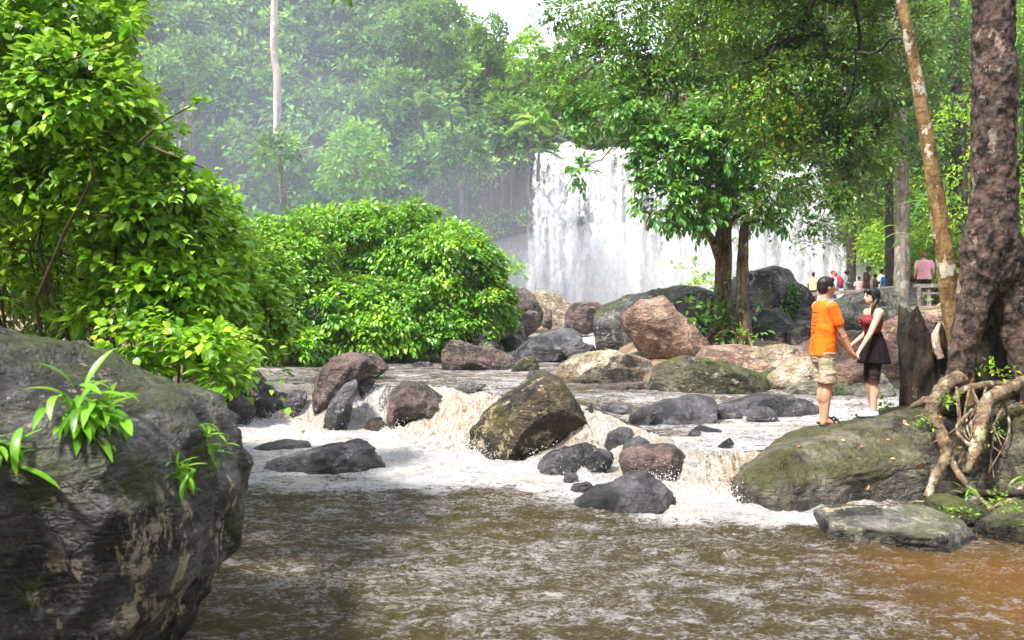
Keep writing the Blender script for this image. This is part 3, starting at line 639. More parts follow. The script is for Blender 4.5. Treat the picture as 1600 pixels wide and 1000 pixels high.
# ------------------------------------------------------------ leaf materials
def leaf_mat(name, dark, mid, light, odd=None, rough=.38, transl=.3, spec=.45, patch=.35):
    t = NT(name); p = t.pos()
    ri = t.geo().outputs['Random Per Island']; ro = t.n('ObjectInfo').outputs['Random']
    r = t.math('FRACT', t.math('ADD', ri, t.math('MULTIPLY', ro, 7.31)))
    r = t.math('ADD', t.math('MULTIPLY', r, 1 - patch), t.math('MULTIPLY', t.rng(t.noise(p, patch and .9, 3), .35, .65), patch))
    stops = [(.0, dark), (.45, mid), (.86, light)]
    if odd: stops += [(.962, light), (.972, odd)]
    c = t.ramp(r, stops)
    c = t.mix(t.geo().outputs['Backfacing'], c, t.mix(.3, c, (.30, .38, .18)))
    b = t.bsdf(Base=c, Roughness=rough, Spec=spec)
    tr = t.n('BsdfTranslucent', Color=t.mix(1., c, (1.5, 1.45, .6), 'MULTIPLY'))
    return t.surf(t.n('MixShader', i0=transl, i1=b, i2=tr.outputs[0]).outputs[0])

L_NEAR = leaf_mat('near_bush_leaf', (.03, .10, .006), (.15, .36, .010), (.38, .64, .02), (.50, .44, .03), .36)
L_BUSH = leaf_mat('round_bush_leaf', (.015, .065, .010), (.10, .30, .014), (.32, .57, .025), (.55, .36, .06), .32, spec=.6)
L_HILL = leaf_mat('hillside_leaf', (.008, .032, .008), (.055, .165, .028), (.23, .43, .075), (.36, .36, .08), .6, .25, .2, patch=.6)
L_HILLB = leaf_mat('bright_hillside_leaf', (.07, .18, .025), (.19, .40, .05), (.36, .58, .09), (.45, .44, .07), .5, .3, .3, patch=.5)
L_DARK = leaf_mat('dark_forest_leaf', (.010, .038, .008), (.026, .085, .010), (.10, .24, .016), (.30, .34, .02), .5, .15, .35, patch=.55)
L_YEL = leaf_mat('yellow_green_forest_leaf', (.06, .15, .012), (.16, .33, .015), (.32, .48, .03), (.45, .42, .04), .45, .4, .3)
L_TREE = leaf_mat('tree_leaf', (.008, .038, .008), (.042, .14, .012), (.17, .37, .02), (.42, .22, .02), .4, .2, .4)
L_TREEB = leaf_mat('drooping_tree_leaf', (.012, .065, .015), (.06, .21, .03), (.22, .45, .06), (.45, .28, .03), .35, .3, .5)
L_OVER = leaf_mat('overhanging_leaf', (.008, .032, .004), (.032, .10, .007), (.15, .30, .012), (.40, .28, .02), .4, .18, .4, patch=.5)
L_FERN = leaf_mat('rock_fern_leaf', (.07, .20, .010), (.14, .36, .012), (.26, .52, .03), None, .35, .4, .5)

def bark(name, c1, c2, c3, vs=(1, 1, .25), scale=8, bump=.8, patch=.5, cross=0.0):
    t = NT(name); p = t.pos(); m = t.mapping(p, vs)
    c = t.mix(t.ramp(t.noise(m, scale, 7, .65, .5), [(.38, 0.), (.62, 1.)]), c1, c2)
    pa = t.ramp(t.noise(t.mapping(p, (1, 1, .7)), scale * .55, 5, .6), [(.62 - .12 * patch, 0.), (.65 - .12 * patch, 1.)])
    c = t.mix(t.math('MULTIPLY', pa, .85), c, c3)
    if cross:
        cc = t.ramp(t.noise(t.mapping(p, (1, 1, 5)), 5, 5, .65), [(.36, .3), (.48, 1.)])
        c = t.mix(cross, c, cc, 'MULTIPLY')
    c = t.mix(1., c, t.ramp(t.noise(p, 30, 4, .7), [(.3, .6), (.7, 1.3)]), 'MULTIPLY')
    h = t.math('ADD', t.noise(m, scale * 1.3, 8, .7), t.math('MULTIPLY', pa, .12))
    return t.surf(t.bsdf(Base=c, Roughness=.8, Spec=.2, Normal=t.bump(h, bump, .06)))

B_FIG = bark('strangler_bark', (.03, .018, .012), (.27, .18, .12), (.34, .29, .22), (1, 1, .12), 14, 1., .3)
B_SLIM = bark('slender_bark', (.10, .058, .022), (.28, .18, .08), (.46, .42, .33), (1, 1, .6), 7, .7, .35, cross=.55)
B_BIG = bark('flaky_bark', (.010, .007, .006), (.135, .092, .072), (.27, .21, .17), (1, 1, .8), 10, 1., .12, cross=.75)
B_ROOT = bark('root_bark', (.07, .048, .03), (.26, .19, .12), (.42, .35, .26), (1, 1, 1), 9, .9, .35, cross=.4)
B_GREY = bark('grey_bark', (.09, .075, .06), (.22, .19, .16), (.33, .3, .26), (1, 1, .3), 7, .7, .4)
B_DARK = bark('dark_bark', (.018, .015, .012), (.06, .048, .038), (.10, .09, .07), (1, 1, .3), 8, .8, .2)
B_PALE = bark('dead_pale_bark', (.30, .22, .20), (.52, .42, .40), (.62, .55, .55), (1, 1, .15), 4, .5, .3)
B_STUMP = bark('stump_bark', (.006, .005, .004), (.045, .03, .02), (.15, .12, .09), (1, 1, .3), 9, 1., .15)
B_TWIG = plain('twig_bark', (.09, .06, .04), .8, .2)

# ------------------------------------------------------------ leaf geometry
TL2 = (np.array([[0, 0, 0], [-.26, .45, .09], [0, 1, -.10], [.26, .45, .09]]), np.array([[0, 3, 2], [0, 2, 1]]))
TL4 = (np.array([[0, 0, 0], [-.20, .28, .05], [-.22, .6, .05], [0, 1, -.14], [.22, .6, .05], [.20, .28, .05], [0, .45, 0]]),
       np.array([[0, 6, 1], [1, 6, 2], [2, 6, 3], [3, 6, 4], [4, 6, 5], [5, 6, 0]]))
TL8 = (np.array([[0, 0, 0], [-.24, .16, .05], [-.33, .38, .08], [-.25, .66, .05], [0, 1.0, -.16], [.25, .66, .05], [.33, .38, .08], [.24, .16, .05], [0, .3, 0], [0, .62, -.03]]),
       np.array([[0, 8, 1], [1, 8, 2], [2, 8, 9], [2, 9, 3], [3, 9, 4], [4, 9, 5], [5, 9, 6], [6, 9, 8], [6, 8, 7], [7, 8, 0]]))

def unit(v): return v / (np.linalg.norm(v, axis=-1, keepdims=True) + 1e-9)

def frames(N, Dr):
    y = unit(Dr); n = N - (N * y).sum(-1, keepdims=True) * y; n = unit(n); x = np.cross(y, n)
    return x, y, n

def leaf_mesh(P, N, Dr, S, tpl):
    x, y, n = frames(N, Dr); tv, tf = tpl
    V = P[:, None] + S[:, None, None] * (tv[None, :, 0:1] * x[:, None] + tv[None, :, 1:2] * y[:, None] + tv[None, :, 2:3] * n[:, None])
    Fc = tf[None] + (np.arange(len(P)) * len(tv))[:, None, None]
    return V.reshape(-1, 3), Fc.reshape(-1, 3)

def rdir(rs, n):
    return unit(rs.normal(size=(n, 3)))

def clumps(rs, lumps, per_m2, cr, low=-.35):
    """sub clump centres on lumpy volume: lumps = [(centre, radii, [density])]"""
    C, O, ks = [], [], []
    for L in lumps:
        c, r = np.asarray(L[0], float), np.asarray(L[1], float); w = L[2] if len(L) > 2 else 1.0
        area = 4 * np.pi * (((r[0] * r[1]) ** 1.6 + (r[0] * r[2]) ** 1.6 + (r[1] * r[2]) ** 1.6) / 3) ** (1 / 1.6)
        n = max(3, int(area * per_m2 * w))
        d = rdir(rs, n * 2); d = d[d[:, 2] > low + rs.uniform(-.3, .1, len(d))][:n]
        rr = rs.uniform(.62, 1.04, (len(d), 1)) + .30 * fbm(d * 2.6 + c, 3, 3)[:, None]
        C.append(c + d * r * rr); O.append(unit(d / r))
        ks.append(np.full(len(d), len(C) - 1))
    C, O, ks = np.concatenate(C), np.concatenate(O), np.concatenate(ks)
    keep = np.ones(len(C), bool)
    for j, L in enumerate(lumps):
        q = np.linalg.norm((C - np.asarray(L[0])) / np.asarray(L[1]), axis=1)
        keep &= ~((q < .62) & (ks != j))
    return C[keep], O[keep], cr * rs.uniform(.6, 1.35, keep.sum())

def leaves_on(rs, C, O, R, per, size, droop=.5, up=.6, spread=1.0, svar=.42):
    n = len(C); k = np.maximum(2, (per * rs.uniform(.6, 1.4, n)).astype(int)); idx = np.repeat(np.arange(n), k); m = len(idx)
    d = unit(rdir(rs, m) + O[idx] * .55 + np.array([0, 0, .25]))
    P = C[idx] + d * (R[idx] * rs.uniform(.25, 1, m) ** .7)[:, None] * np.array([1, 1, .75]) * spread
    N = unit(d * .55 + O[idx] * .3 + np.array([0, 0, up]) + rdir(rs, m) * .45)
    Dr = unit(d * .8 + O[idx] * .4 + rdir(rs, m) * .55 - np.array([0, 0, droop]))
    return P, N, Dr, size * rs.uniform(1 - svar, 1 + svar, m)

def leaflets(rs, C, O, R, per, size, nl=5):
    """drooping compound leaves: nl leaflets in a row on each stalk"""
    n = len(C); k = np.maximum(1, (per * rs.uniform(.6, 1.4, n)).astype(int)); idx = np.repeat(np.arange(n), k); m = len(idx)
    d = unit(rdir(rs, m) + O[idx] * .6 + np.array([0, 0, .2]))
    P0 = C[idx] + d * (R[idx] * rs.uniform(.2, 1, m))[:, None]
    ax = unit(d + O[idx] * .5 - np.array([0, 0, .15]) + rdir(rs, m) * .3); side = unit(np.cross(ax, np.array([0, 0, 1.]) + rdir(rs, m) * .2))
    Ps, Ns, Ds, Ss = [], [], [], []
    for j in range(nl):
        u = (j // 2) / max(1, (nl - 1) // 2); s = (1 if j % 2 else -1) if j < nl - 1 else 0
        Ps.append(P0 + ax * (u * size * 1.1)[:, None] if isinstance(u, np.ndarray) else P0 + ax * u * size * 1.1)
        Ds.append(unit(ax * (.7 if s else 1.2) + side * s * .8 - np.array([0, 0, .75]) + rdir(rs, m) * .12))
        Ns.append(unit(np.cross(side, ax) * np.sign(np.cross(side, ax)[:, 2:3] + 1e-6) + side * s * .5 + rdir(rs, m) * .2)); Ss.append(size * rs.uniform(.8, 1.15, m))
    return tuple(np.concatenate(a) for a in (Ps, Ns, Ds, Ss))

def shoots(rs, lumps, n, L, size, nl, up=.3, droop=.5, yb=-.4):
    """leafy shoots that break the outline of a crown: leaf set and one stem mesh"""
    Ps, Ns, Ds, Ss, st = [], [], [], [], []
    w = np.array([np.prod(l[1]) ** .67 for l in lumps]); w /= w.sum()
    for i in rs.choice(len(lumps), n, p=w):
        c, r = np.asarray(lumps[i][0]), np.asarray(lumps[i][1]); d = unit(rs.normal(size=3) + [0, yb, up])
        p0 = c + d * r * rs.uniform(.7, .95); l = L * rs.uniform(.6, 1.4); dd = unit(d + [0, 0, .35] + rs.normal(size=3) * .35)
        u = np.linspace(0, 1, nl)[:, None]; P = p0 + dd * u * l - np.array([0, 0, 1]) * (u ** 2) * l * droop * rs.uniform(.3, 1.3)
        st.append(tube(P[::max(1, nl // 4)], np.linspace(size * .06, size * .025, len(P[::max(1, nl // 4)])), 4, 6))
        sd = unit(np.cross(dd, [0, 0, 1.]))[None] * np.where(np.arange(nl) % 2, 1, -1)[:, None]
        Ps.append(P); Ds.append(unit(sd * .9 + dd * .6 - [0, 0, .35] + rs.normal(size=(nl, 3)) * .2)); Ns.append(unit(np.array([[0, -.25, 1.]]) + rs.normal(size=(nl, 3)) * .3)); Ss.append(size * rs.uniform(.75, 1.15, nl) * np.linspace(1.05, .7, nl))
    return tuple(np.concatenate(a) for a in (Ps, Ns, Ds, Ss)), join(st)

def cat4(a, b): return tuple(np.concatenate([x, y]) for x, y in zip(a, b))

def leaf_thing(parent, leaves, tpl, mat, big=300, name='foliage', seen=None):
    """the 300 leaves that show largest as parts, the rest as one joined part"""
    P, N, Dr, S = leaves
    sel = np.zeros(len(P), bool)
    if big:
        x, z = P[:, 0] / P[:, 1] * F + CX, HY - (P[:, 2] - CAMZ) / P[:, 1] * F
        dist = np.linalg.norm(P - np.array([0, 0, CAMZ]), axis=1)
        sc = S / dist
        facing = (-(N * unit(P - np.array([0, 0, CAMZ]))).sum(1))
        sc = np.where((x > 5) & (x < 1595) & (z > 5) & (z < 995) & (np.abs(facing) > .3), sc, 0)
        if seen is not None: sc = sc * seen(P)
        # spread over the visible surface: nearest leaf of each small picture cell first
        cell = (x // 22).astype(int) * 1000 + (z // 22).astype(int)
        o = np.argsort(dist - S * 2 * (facing > .3)); first = {}
        for i in o:
            if sc[i] > 0 and cell[i] not in first: first[cell[i]] = i
        cand = np.array(sorted(first.values(), key=lambda i: -sc[i])[:big], int)
        sel[cand] = True
        o0 = np.array(parent.location)
        me = mesh_np('leaf', tpl[0], tpl[1], mat, False)
        X, Y, Z = frames(N[cand], Dr[cand])
        for j, i in enumerate(cand):
            ob = bpy.data.objects.new('leaf', me)
            M4 = Matrix(((X[j][0] * S[i], Y[j][0] * S[i], Z[j][0] * S[i], P[i][0] - o0[0]), (X[j][1] * S[i], Y[j][1] * S[i], Z[j][1] * S[i], P[i][1] - o0[1]),
                         (X[j][2] * S[i], Y[j][2] * S[i], Z[j][2] * S[i], P[i][2] - o0[2]), (0, 0, 0, 1)))
            COL.objects.link(ob); ob.parent = parent; ob.matrix_local = M4
    r = ~sel
    V, Fc = leaf_mesh(P[r], N[r], Dr[r], S[r], tpl)
    o = obj(name, mesh_np(name, V - np.array(parent.location), Fc, mat, False), parent)
    if big: o['kind'] = 'stuff'
    return o

def part(name, geo, mat, parent, smooth_=True, label=None):
    V, Fc = geo; o = obj(name, mesh_np(name, V - np.array(parent.location), Fc if np.asarray(Fc).shape[1] == 3 else tri(Fc), mat, smooth_), parent)
    if label: o['label'] = label
    return o

def limb_to(a, b, r0, r1, rs, sag=.12, ns=6, n=9):
    a, b = np.asarray(a, float), np.asarray(b, float); L = np.linalg.norm(b - a)
    m1 = a * .66 + b * .34 + rs.normal(size=3) * L * .07 + np.array([0, 0, L * sag]); m2 = a * .33 + b * .67 + rs.normal(size=3) * L * .07 + np.array([0, 0, L * sag])
    return tube([a, m1, m2, b], [r0, r0 * .75 + r1 * .25, r0 * .4 + r1 * .6, r1], ns, n)

def lump(px, py, D, rx, ry, w=1.0, rd=None):
    s = D / F; return (at(px, py, D), (rx * s, (rd if rd else (rx + ry) / 2) * s, ry * s), w)

def barkdisp(amp, f=6, s=0, zs=.3):
    def d(V, R): return fbm(V * np.array([f, f, f * zs]), 4, s, .6, ridge=True) * amp * np.minimum(1, R * 6)
    return d

# ------------------------------------------------------------ the cliff amphitheatre and its forest
wallX = np.array([-150, -70, -40, -24, -12, -5, 1, 12, 24, 32, 38, 60, 150.])
wallD = np.array([30, 34, 44, 52, 56, 58.5, 58.5, 59, 59, 56, 48, 40, 34.])
topZ = np.array([9, 9, 9, 10, 12, 13.2, 13.6, 13.6, 13.0, 12, 10, 8, 8.])
ridZ = np.array([44, 44, 43, 40, 37, 27.0, 22.5, 24, 30, 36, 38, 36, 34.])
def hill_pt(x, v):
    """v 0..1 the cliff, 1..3 the slope behind it"""
    d = np.interp(x, wallX, wallD); zt = np.interp(x, wallX, topZ); zr = np.interp(x, wallX, ridZ)
    z = np.where(v < 1, -1.0 + (zt + 1) * v, zt + (zr - zt) * (1 - (1 - np.clip((v - 1) / 2, 0, 1)) ** 1.3))
    y = d + np.where(v < 1, 0, (v - 1) * 10.5) + 1.3 * fbm(P3(x * .22, z * .22, 3), 4, 12) - np.where(v < 1, (1 - v) * 1.0 * (np.abs(x - 12) > 13), 0)
    return y, z
hx = np.linspace(-150, 150, 420); hv = np.concatenate([np.linspace(0, 1, 50)[:-1], np.linspace(1, 3, 50), [3.5, 4.5]])
HX, HVv = np.meshgrid(hx, hv); HYv, HZ = hill_pt(HX, HVv)
HZ = np.where(HVv > 3, HZ - 1.0 * (HVv - 3), HZ); HYv = np.where(HVv > 3, HYv + (HVv - 3) * 25, HYv)
t = NT('cliff_rock'); p = t.pos()
c = t.mix(t.ramp(t.noise(t.mapping(p, (1, 1, .35)), .55, 8, .65), [(.35, 0.), (.65, 1.)]), (.035, .03, .03), (.13, .105, .10))
c = t.mix(t.ramp(t.noise(p, .5, 7, .7), [(.48, 0.), (.58, 1.)]), c, (.03, .05, .015))
c = t.mix(1., c, t.ramp(t.noise(t.mapping(p, (1, 1, 4)), .9, 6, .6), [(.35, .5), (.6, 1.2)]), 'MULTIPLY')
M_CLIFF = t.surf(t.bsdf(Base=c, Roughness=.8, Normal=t.bump(t.noise(p, 1.2, 9, .65), .8, .5)))
tag(obj('cliff', mesh_np('cliff', np.stack([HX, HYv, HZ], -1), grid_faces(*HX.shape), M_CLIFF)), kind='structure')

rs = np.random.RandomState(11)
def hill_clumps(n, xr, vr, out, fn=None):
    x = rs.uniform(*xr, n); v = rs.uniform(*vr, n)
    if fn is not None: k = fn(x, v); x, v = x[k], v[k]
    y, z = hill_pt(x, v); nrm = np.stack([x * 0 + .1 * rs.normal(size=len(x)), -np.ones(len(x)) * np.where(v < 1, 1, .75), np.where(v < 1, .25, .75)], -1)
    lumpy = fbm(P3(x * .16, v * 2.2), 3, 8)
    P = np.stack([x, y, z], -1) + unit(nrm) * (out * (.5 + lumpy[:, None] * .9 + rs.uniform(-.3, .5, (len(x), 1))))
    return P, unit(nrm)
forest = tag(obj('hillside_forest', bpy.data.meshes.new('hillside_forest')), kind='stuff')
bpy.data.objects.remove(forest)
def forest_mass(name, label, parts, mat, tpl=TL2):
    V, Fc = join([leaf_mesh(*L, tpl) for L in parts]); o = obj(name, mesh_np(name, V, Fc, mat, False)); tag(o, label, 'forest', kind='stuff'); return o
# slope: big crowns, each with small clumps
def crowns(n, xr, vr, out, cr, cl_n, per, size, fn=None, dens=1.0):
    P, N = hill_clumps(n, xr, vr, out, fn); C, O, R = [], [], []
    for i in range(len(P)):
        r = cr * rs.uniform(.55, 1.35); k = int(cl_n * (r / cr) ** 2)
        d = unit(rdir(rs, k) + np.array([0, -.75, .45])); C.append(P[i] + d * r * np.array([1, .8, .85]) * rs.uniform(.75, 1.05, (k, 1))); O.append(d); R.append(np.full(k, .62))
    C, O, R = np.concatenate(C), np.concatenate(O), np.concatenate(R)
    return leaves_on(rs, C, O, R, per, size, .45, .5)
not_falls = lambda x, v: (~((x > 1.3) & (x < 25.5) & (v < 1.02))) & (~((x > -6.5) & (x < 27) & (v < .80)))
A = crowns(330, (-44, 2), (1.0, 3.05), 1.5, 1.9, 20, 10, .56, not_falls)
B_ = crowns(150, (0, 44), (1.04, 3.05), 1.5, 2.0, 22, 10, .5, not_falls)
Cc = crowns(190, (-44, -5.5), (.0, 1.05), 1.8, 1.7, 20, 10, .5)
Dd = crowns(120, (25, 46), (.0, 1.05), 1.4, 1.7, 22, 11, .38)
forest_mass('hillside_forest', 'hazy green forest covering the slope above and left of the waterfall', [A, Cc], L_HILL)
forest_mass('hillside_forest', 'dense green forest on the slope above and right of the waterfall', [B_, Dd], L_HILL)
Eb = crowns(60, (-30, 2), (.9, 2.9), 2.6, 1.1, 14, 12, .40, not_falls)
Ef = crowns(26, (-8, 3), (.82, 1.15), 1.5, .8, 10, 12, .34, lambda x, v: ~((x > 1.6) & (v < 1.05)))
forest_mass('creeper_growth', 'light green creepers and shrubs hanging over the hillside forest', [Eb, Ef], L_HILLB)
# hanging vines on the bare cliff left of the falls
vs = []
for k in range(26):
    x = rs.uniform(-6.5, 1.5); y0, z0 = hill_pt(np.array([x]), np.array([.99])); L = rs.uniform(2, 8)
    zz = np.linspace(z0[0] + .3, z0[0] - L, 7); pts = np.stack([x + .25 * rs.normal(size=7).cumsum() * .4, np.full(7, y0[0] - 1.2 - rs.uniform(0, .6)), zz], -1)
    vs.append(tube(pts, [.05, .05, .045, .04, .04, .03, .02], 5, 14))
V, Fc = join(vs); tag(obj('hanging_vines', mesh_np('hanging_vines', V, Fc, B_GREY)), 'thin grey vines hanging down the dark cliff left of the waterfall', 'vines', kind='stuff')
vl = crowns(40, (-6.8, 1.8), (.25, .98), .6, .55, 6, 9, .26)
forest_mass('cliff_creeper', 'small green creepers clinging to the dark cliff left of the waterfall', [vl], L_HILLB)
# far low shrubs on the left bank in the mist
n = 260; x = rs.uniform(-26, -5, n); y = rs.uniform(31, 48, n); z = ground_h(x, y)
Pc = np.stack([x, y, z + rs.uniform(.2, 1.9, n)], -1)
C = np.repeat(Pc, 7, 0) + rs.normal(size=(n * 7, 3)) * .6; Ls = leaves_on(rs, C, unit(rs.normal(size=C.shape) + [0, -.7, .8]), np.full(len(C), .55), 12, .26)
forest_mass('bank_shrubs', 'pale green low shrubs on the misty bank beyond the bushes', [Ls], L_HILLB)

# ------------------------------------------------------------ unseen jungle behind and beside the camera, added to block low sky light
rs = np.random.RandomState(33)
nbk = [((x, -13 - 4 * math.sin(x * .3), 5.5), (4.5, 3.5, 6.5), 1.) for x in range(-30, 34, 6)] + [((x, y, 5), (3.5, 4.5, 6), 1.) for x, y in ((-19, -6), (-20, 3), (-21, 12), (19, -6), (20, 2), (19, 9))]
C, O, R = clumps(rs, nbk, .42, 1.2, -.9)
forest_mass('sky_blocking_forest', 'tall unseen jungle behind the camera, added to block low sky light', [leaves_on(rs, C, O, R * 1.2, 16, .8, .4)], L_DARK)

# ------------------------------------------------------------ the waterfall
t = NT('falling_water'); p = t.pos()
st1 = t.noise(t.mapping(p, (1, 1, .10)), 1.0, 5, .6); grain = t.noise(t.mapping(p, (1, 1, .55)), 3.0, 7, .72, .8); broad = t.noise(t.mapping(p, (1, 1, .08), loc=(3, 0, 0)), .42, 3)
dn = t.math('ADD', t.math('MULTIPLY', st1, .95), t.math('ADD', t.math('MULTIPLY', grain, .50), t.math('MULTIPLY', broad, .5)))
dn = t.math('ADD', dn, t.math('MULTIPLY', t.attr('thin'), -.5))
al = t.rng(dn, .74, .98)
col = t.ramp(grain, [(.38, (.36, .37, .40)), (.57, (.76, .76, .78))])
wb = t.bsdf(Base=col, Roughness=.5, Spec=.3, Normal=t.bump(t.math('ADD', grain, t.math('MULTIPLY', st1, .6)), .8, .4))
trn = t.n('BsdfTransparent')
M_FALL = t.surf(t.n('MixShader', i0=al, i1=trn.outputs[0], i2=wb).outputs[0])
def falls(label, x0t, x1t, x0b, x1b, D, ztop, seed, layers=3):
    parts, th = [], []
    for L in range(layers):
        nu, nv = int((x1t - x0t) * 9) + 10, 90
        u, v = np.meshgrid(np.linspace(0, 1, nu), np.linspace(-.06, 1, nv))
        vv = np.clip(v, 0, 1); zt = ztop + .5 * fbm(P3(u * (x1t - x0t) * .5, seed), 3, seed)
        X = (x0t + u * (x1t - x0t)) * (1 - vv) + (x0b + u * (x1b - x0b)) * vv
        Z = zt * (1 - vv) + .6 * vv; Z = np.where(v < 0, zt + (-v) * 2, Z)
        Y = D - L * .45 - 2.6 * np.sqrt(vv) + np.where(v < 0, -v * 60, 0) - .45 * fbm(P3(X * 1.1, vv * 1.2 + L * 5, seed), 4, seed, ridge=True) - .12 * fbm(P3(X * 4, Z * 1.6, L), 3, seed)
        parts.append((np.stack([X, Y, Z], -1).reshape(-1, 3), grid_faces(nv, nu)))
        th.append((.15 + .30 * L + .45 * smooth(.10, .0, np.minimum(u, 1 - u)) * smooth(-.1, .3, v)).ravel() - .1)
    V, Fc = join(parts)
    o = obj('waterfall', mesh_np('waterfall', V, Fc, M_FALL, True, {'thin': np.concatenate(th)})); tag(o, label, 'waterfall', kind='structure'); return o
falls('broad left curtain of the white waterfall dropping past the dark cliff', 1.7, 9.3, .3, 9.6, 57.5, 13.6, 1)
falls('middle misty part of the waterfall behind the double trunk', 9.2, 15.2, 9.0, 15.5, 58.2, 13.2, 2)
falls('right curtain of the waterfall seen through the overhanging branches', 15.4, 21.4, 15.0, 25.2, 57.2, 12.8, 3)

# ------------------------------------------------------------ mist and haze
def vol_mat(name, dens, col, an=.2):
    t = NT(name); v = t.n('VolumePrincipled'); t.set(v, 'Density', dens); t.set(v, 'Color', (*col, 1)); t.set(v, 'Anisotropy', an); return t.vol(v.outputs[0])
iv, fi_ = ico(3)
def puff(c, r, dens, col, label):
    o = obj('mist', mesh_np('mist', iv * np.array(r), fi_, vol_mat('mist_air', dens, col)), None, c); tag(o, label, 'mist', kind='stuff')
puff((9, 51, 1.0), (18, 7.0, 6.5), .07, (.95, .96, 1), 'dense white mist boiling at the foot of the waterfall')
puff((3, 50, 3.0), (14, 6.5, 9.0), .012, (.95, .96, 1), 'white mist drifting around the falls')
for k, (c_, r_, d_) in enumerate([((-14, 42, 8), (14, 7, 20), .007), ((-11, 43, 14), (9, 6, 20), .007), ((-17, 40, 5), (12, 7, 14), .006), ((-6, 44, 9), (10, 6, 13), .003), ((-9, 45, 6), (15, 6, 9), .007), ((-12, 41, 22), (7, 6, 16), .006), ((-2, 46, 4), (10, 6, 9), .005)]):
    puff(c_, r_, d_ * .55, (.70, .79, 1), ['broad bluish veil of spray over the left hillside', 'column of mist rising by the pale dead trunk', 'low mist over the left bank shrubs', 'thin mist between the round bush and the cliff', 'flat band of mist behind the round bush', 'faint mist high on the left slope', 'light mist at the left foot of the falls'][k])
hz = obj('haze', mesh_np('haze', *box((0, 60, 24.0), (420, 260, 50)), vol_mat('haze_air', .0005, (.88, .92, 1)), False)); hz['kind'] = 'stuff'
# ------------------------------------------------------------ round bush behind the upper pool
rs = np.random.RandomState(21)
def bush(label, base, lumps, per_m2, cr, per, size, mat, tpl, stems, big=300, droop=.5, low=-.3, cat='bush', seen=None, nshoot=160):
    th = empty('bush', base, label, cat)
    C, O, R = clumps(rs, lumps, per_m2, cr, low)
    sh_, stg = shoots(rs, lumps, nshoot, size * 5.5, size * 1.05, 10)
    leaf_thing(th, cat4(leaves_on(rs, C, O, R, per, size, droop), sh_), tpl, mat, big, seen=seen)
    o = part('shoot_stems', stg, B_TWIG, th); o['kind'] = 'stuff'
    b = np.array(base, float)
    stl = [L for L in lumps if L[0][0] < b[0] + 1.2] if big and b[1] < 10 else lumps
    for k in range(stems):
        L = stl[k % len(stl)]; e = np.asarray(L[0]) + rdir(rs, 1)[0] * np.asarray(L[1]) * .7
        g = limb_to(np.array([e[0] * .6 + b[0] * .4, e[1] * .5 + b[1] * .5, b[2] - .1]), e, .016 if b[1] < 10 else .035, .006, rs, .05, 5, 7); part('stem', g, B_TWIG, th)
    return th
mid = [lump(430, 430, 20.5, 95, 78), lump(520, 405, 22.5, 100, 78), lump(620, 400, 22.5, 100, 78), lump(700, 430, 21.5, 75, 78), lump(755, 475, 21, 42, 50),
       lump(480, 490, 20.5, 100, 62), lump(600, 500, 20.8, 100, 56), lump(700, 505, 20.8, 62, 48), lump(390, 480, 19.5, 70, 70), lump(740, 430, 21.5, 40, 50), lump(560, 535, 20.4, 110, 30), lump(680, 535, 20.6, 60, 26), lump(450, 545, 19, 60, 26), lump(760, 505, 21, 34, 26)]
bush('large rounded bright green bush on the far bank of the upper pool', (-3.2, 22.2, .6), mid, 9.0, .30, 50, .145, L_BUSH, TL4, 14, droop=.75)
# dim interior leaves so that gaps look deep, not empty
near = [lump(50, 60, 6.3, 130, 95), lump(120, 170, 6.0, 95, 90), lump(200, 250, 6.2, 60, 60), lump(110, 290, 6.4, 120, 70), lump(235, 340, 6.2, 70, 70), lump(300, 390, 6.8, 75, 70),
        lump(285, 470, 6.4, 75, 55), lump(360, 470, 7.6, 60, 70), lump(250, 540, 6.0, 70, 45), lump(320, 560, 5.7, 50, 50), lump(350, 610, 5.5, 18, 28, 1.2), lump(400, 520, 8.0, 48, 50),
        lump(40, 160, 7.2, 120, 120), lump(60, 420, 8.2, 120, 120, .45), lump(-60, 300, 6.5, 120, 200, .6), lump(-120, 80, 6.3, 130, 120, .6), lump(110, 20, 6.5, 95, 70), lump(395, 440, 9.5, 60, 60), lump(390, 530, 8.5, 45, 45), lump(330, 520, 6.6, 55, 50), lump(200, 585, 5.9, 50, 25), lump(355, 585, 6.2, 30, 35), lump(330, 340, 9, 40, 60, .8), lump(285, 310, 6.2, 45, 35), lump(205, 420, 6.5, 65, 50, .8), lump(165, 500, 6.6, 55, 40, .7), lump(255, 450, 6.2, 60, 50), lump(20, 470, 7.0, 80, 50, .35), lump(90, 520, 6.8, 70, 26, .5)]
near += [lump(70, 230, 6.4, 110, 70), lump(170, 170, 6.3, 70, 70), lump(150, 350, 6.5, 80, 45), lump(230, 290, 6.3, 60, 60), lump(20, 330, 6.8, 70, 45, .6), lump(310, 470, 6.5, 60, 60), lump(200, 470, 6.5, 60, 45), lump(120, 430, 7.2, 100, 60, .6)]
nb = bush('bright green leafy bush filling the left side above the black boulder', (-3.6, 6.9, .6), near, 36, .15, 19, .080, L_NEAR, TL8, 16, droop=.55, seen=lambda P: P[:, 1] < 8.5, nshoot=260)
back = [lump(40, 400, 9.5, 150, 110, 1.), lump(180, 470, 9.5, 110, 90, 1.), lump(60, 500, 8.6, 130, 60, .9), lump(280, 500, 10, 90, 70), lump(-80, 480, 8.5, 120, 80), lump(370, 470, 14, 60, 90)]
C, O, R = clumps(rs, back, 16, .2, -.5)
leaf_thing(nb, leaves_on(rs, C, O, R, 14, .11, .5), TL2, leaf_mat('inner_bush_leaf', (.012, .035, .005), (.03, .085, .008), (.07, .17, .014), None), 0, 'inner_foliage')
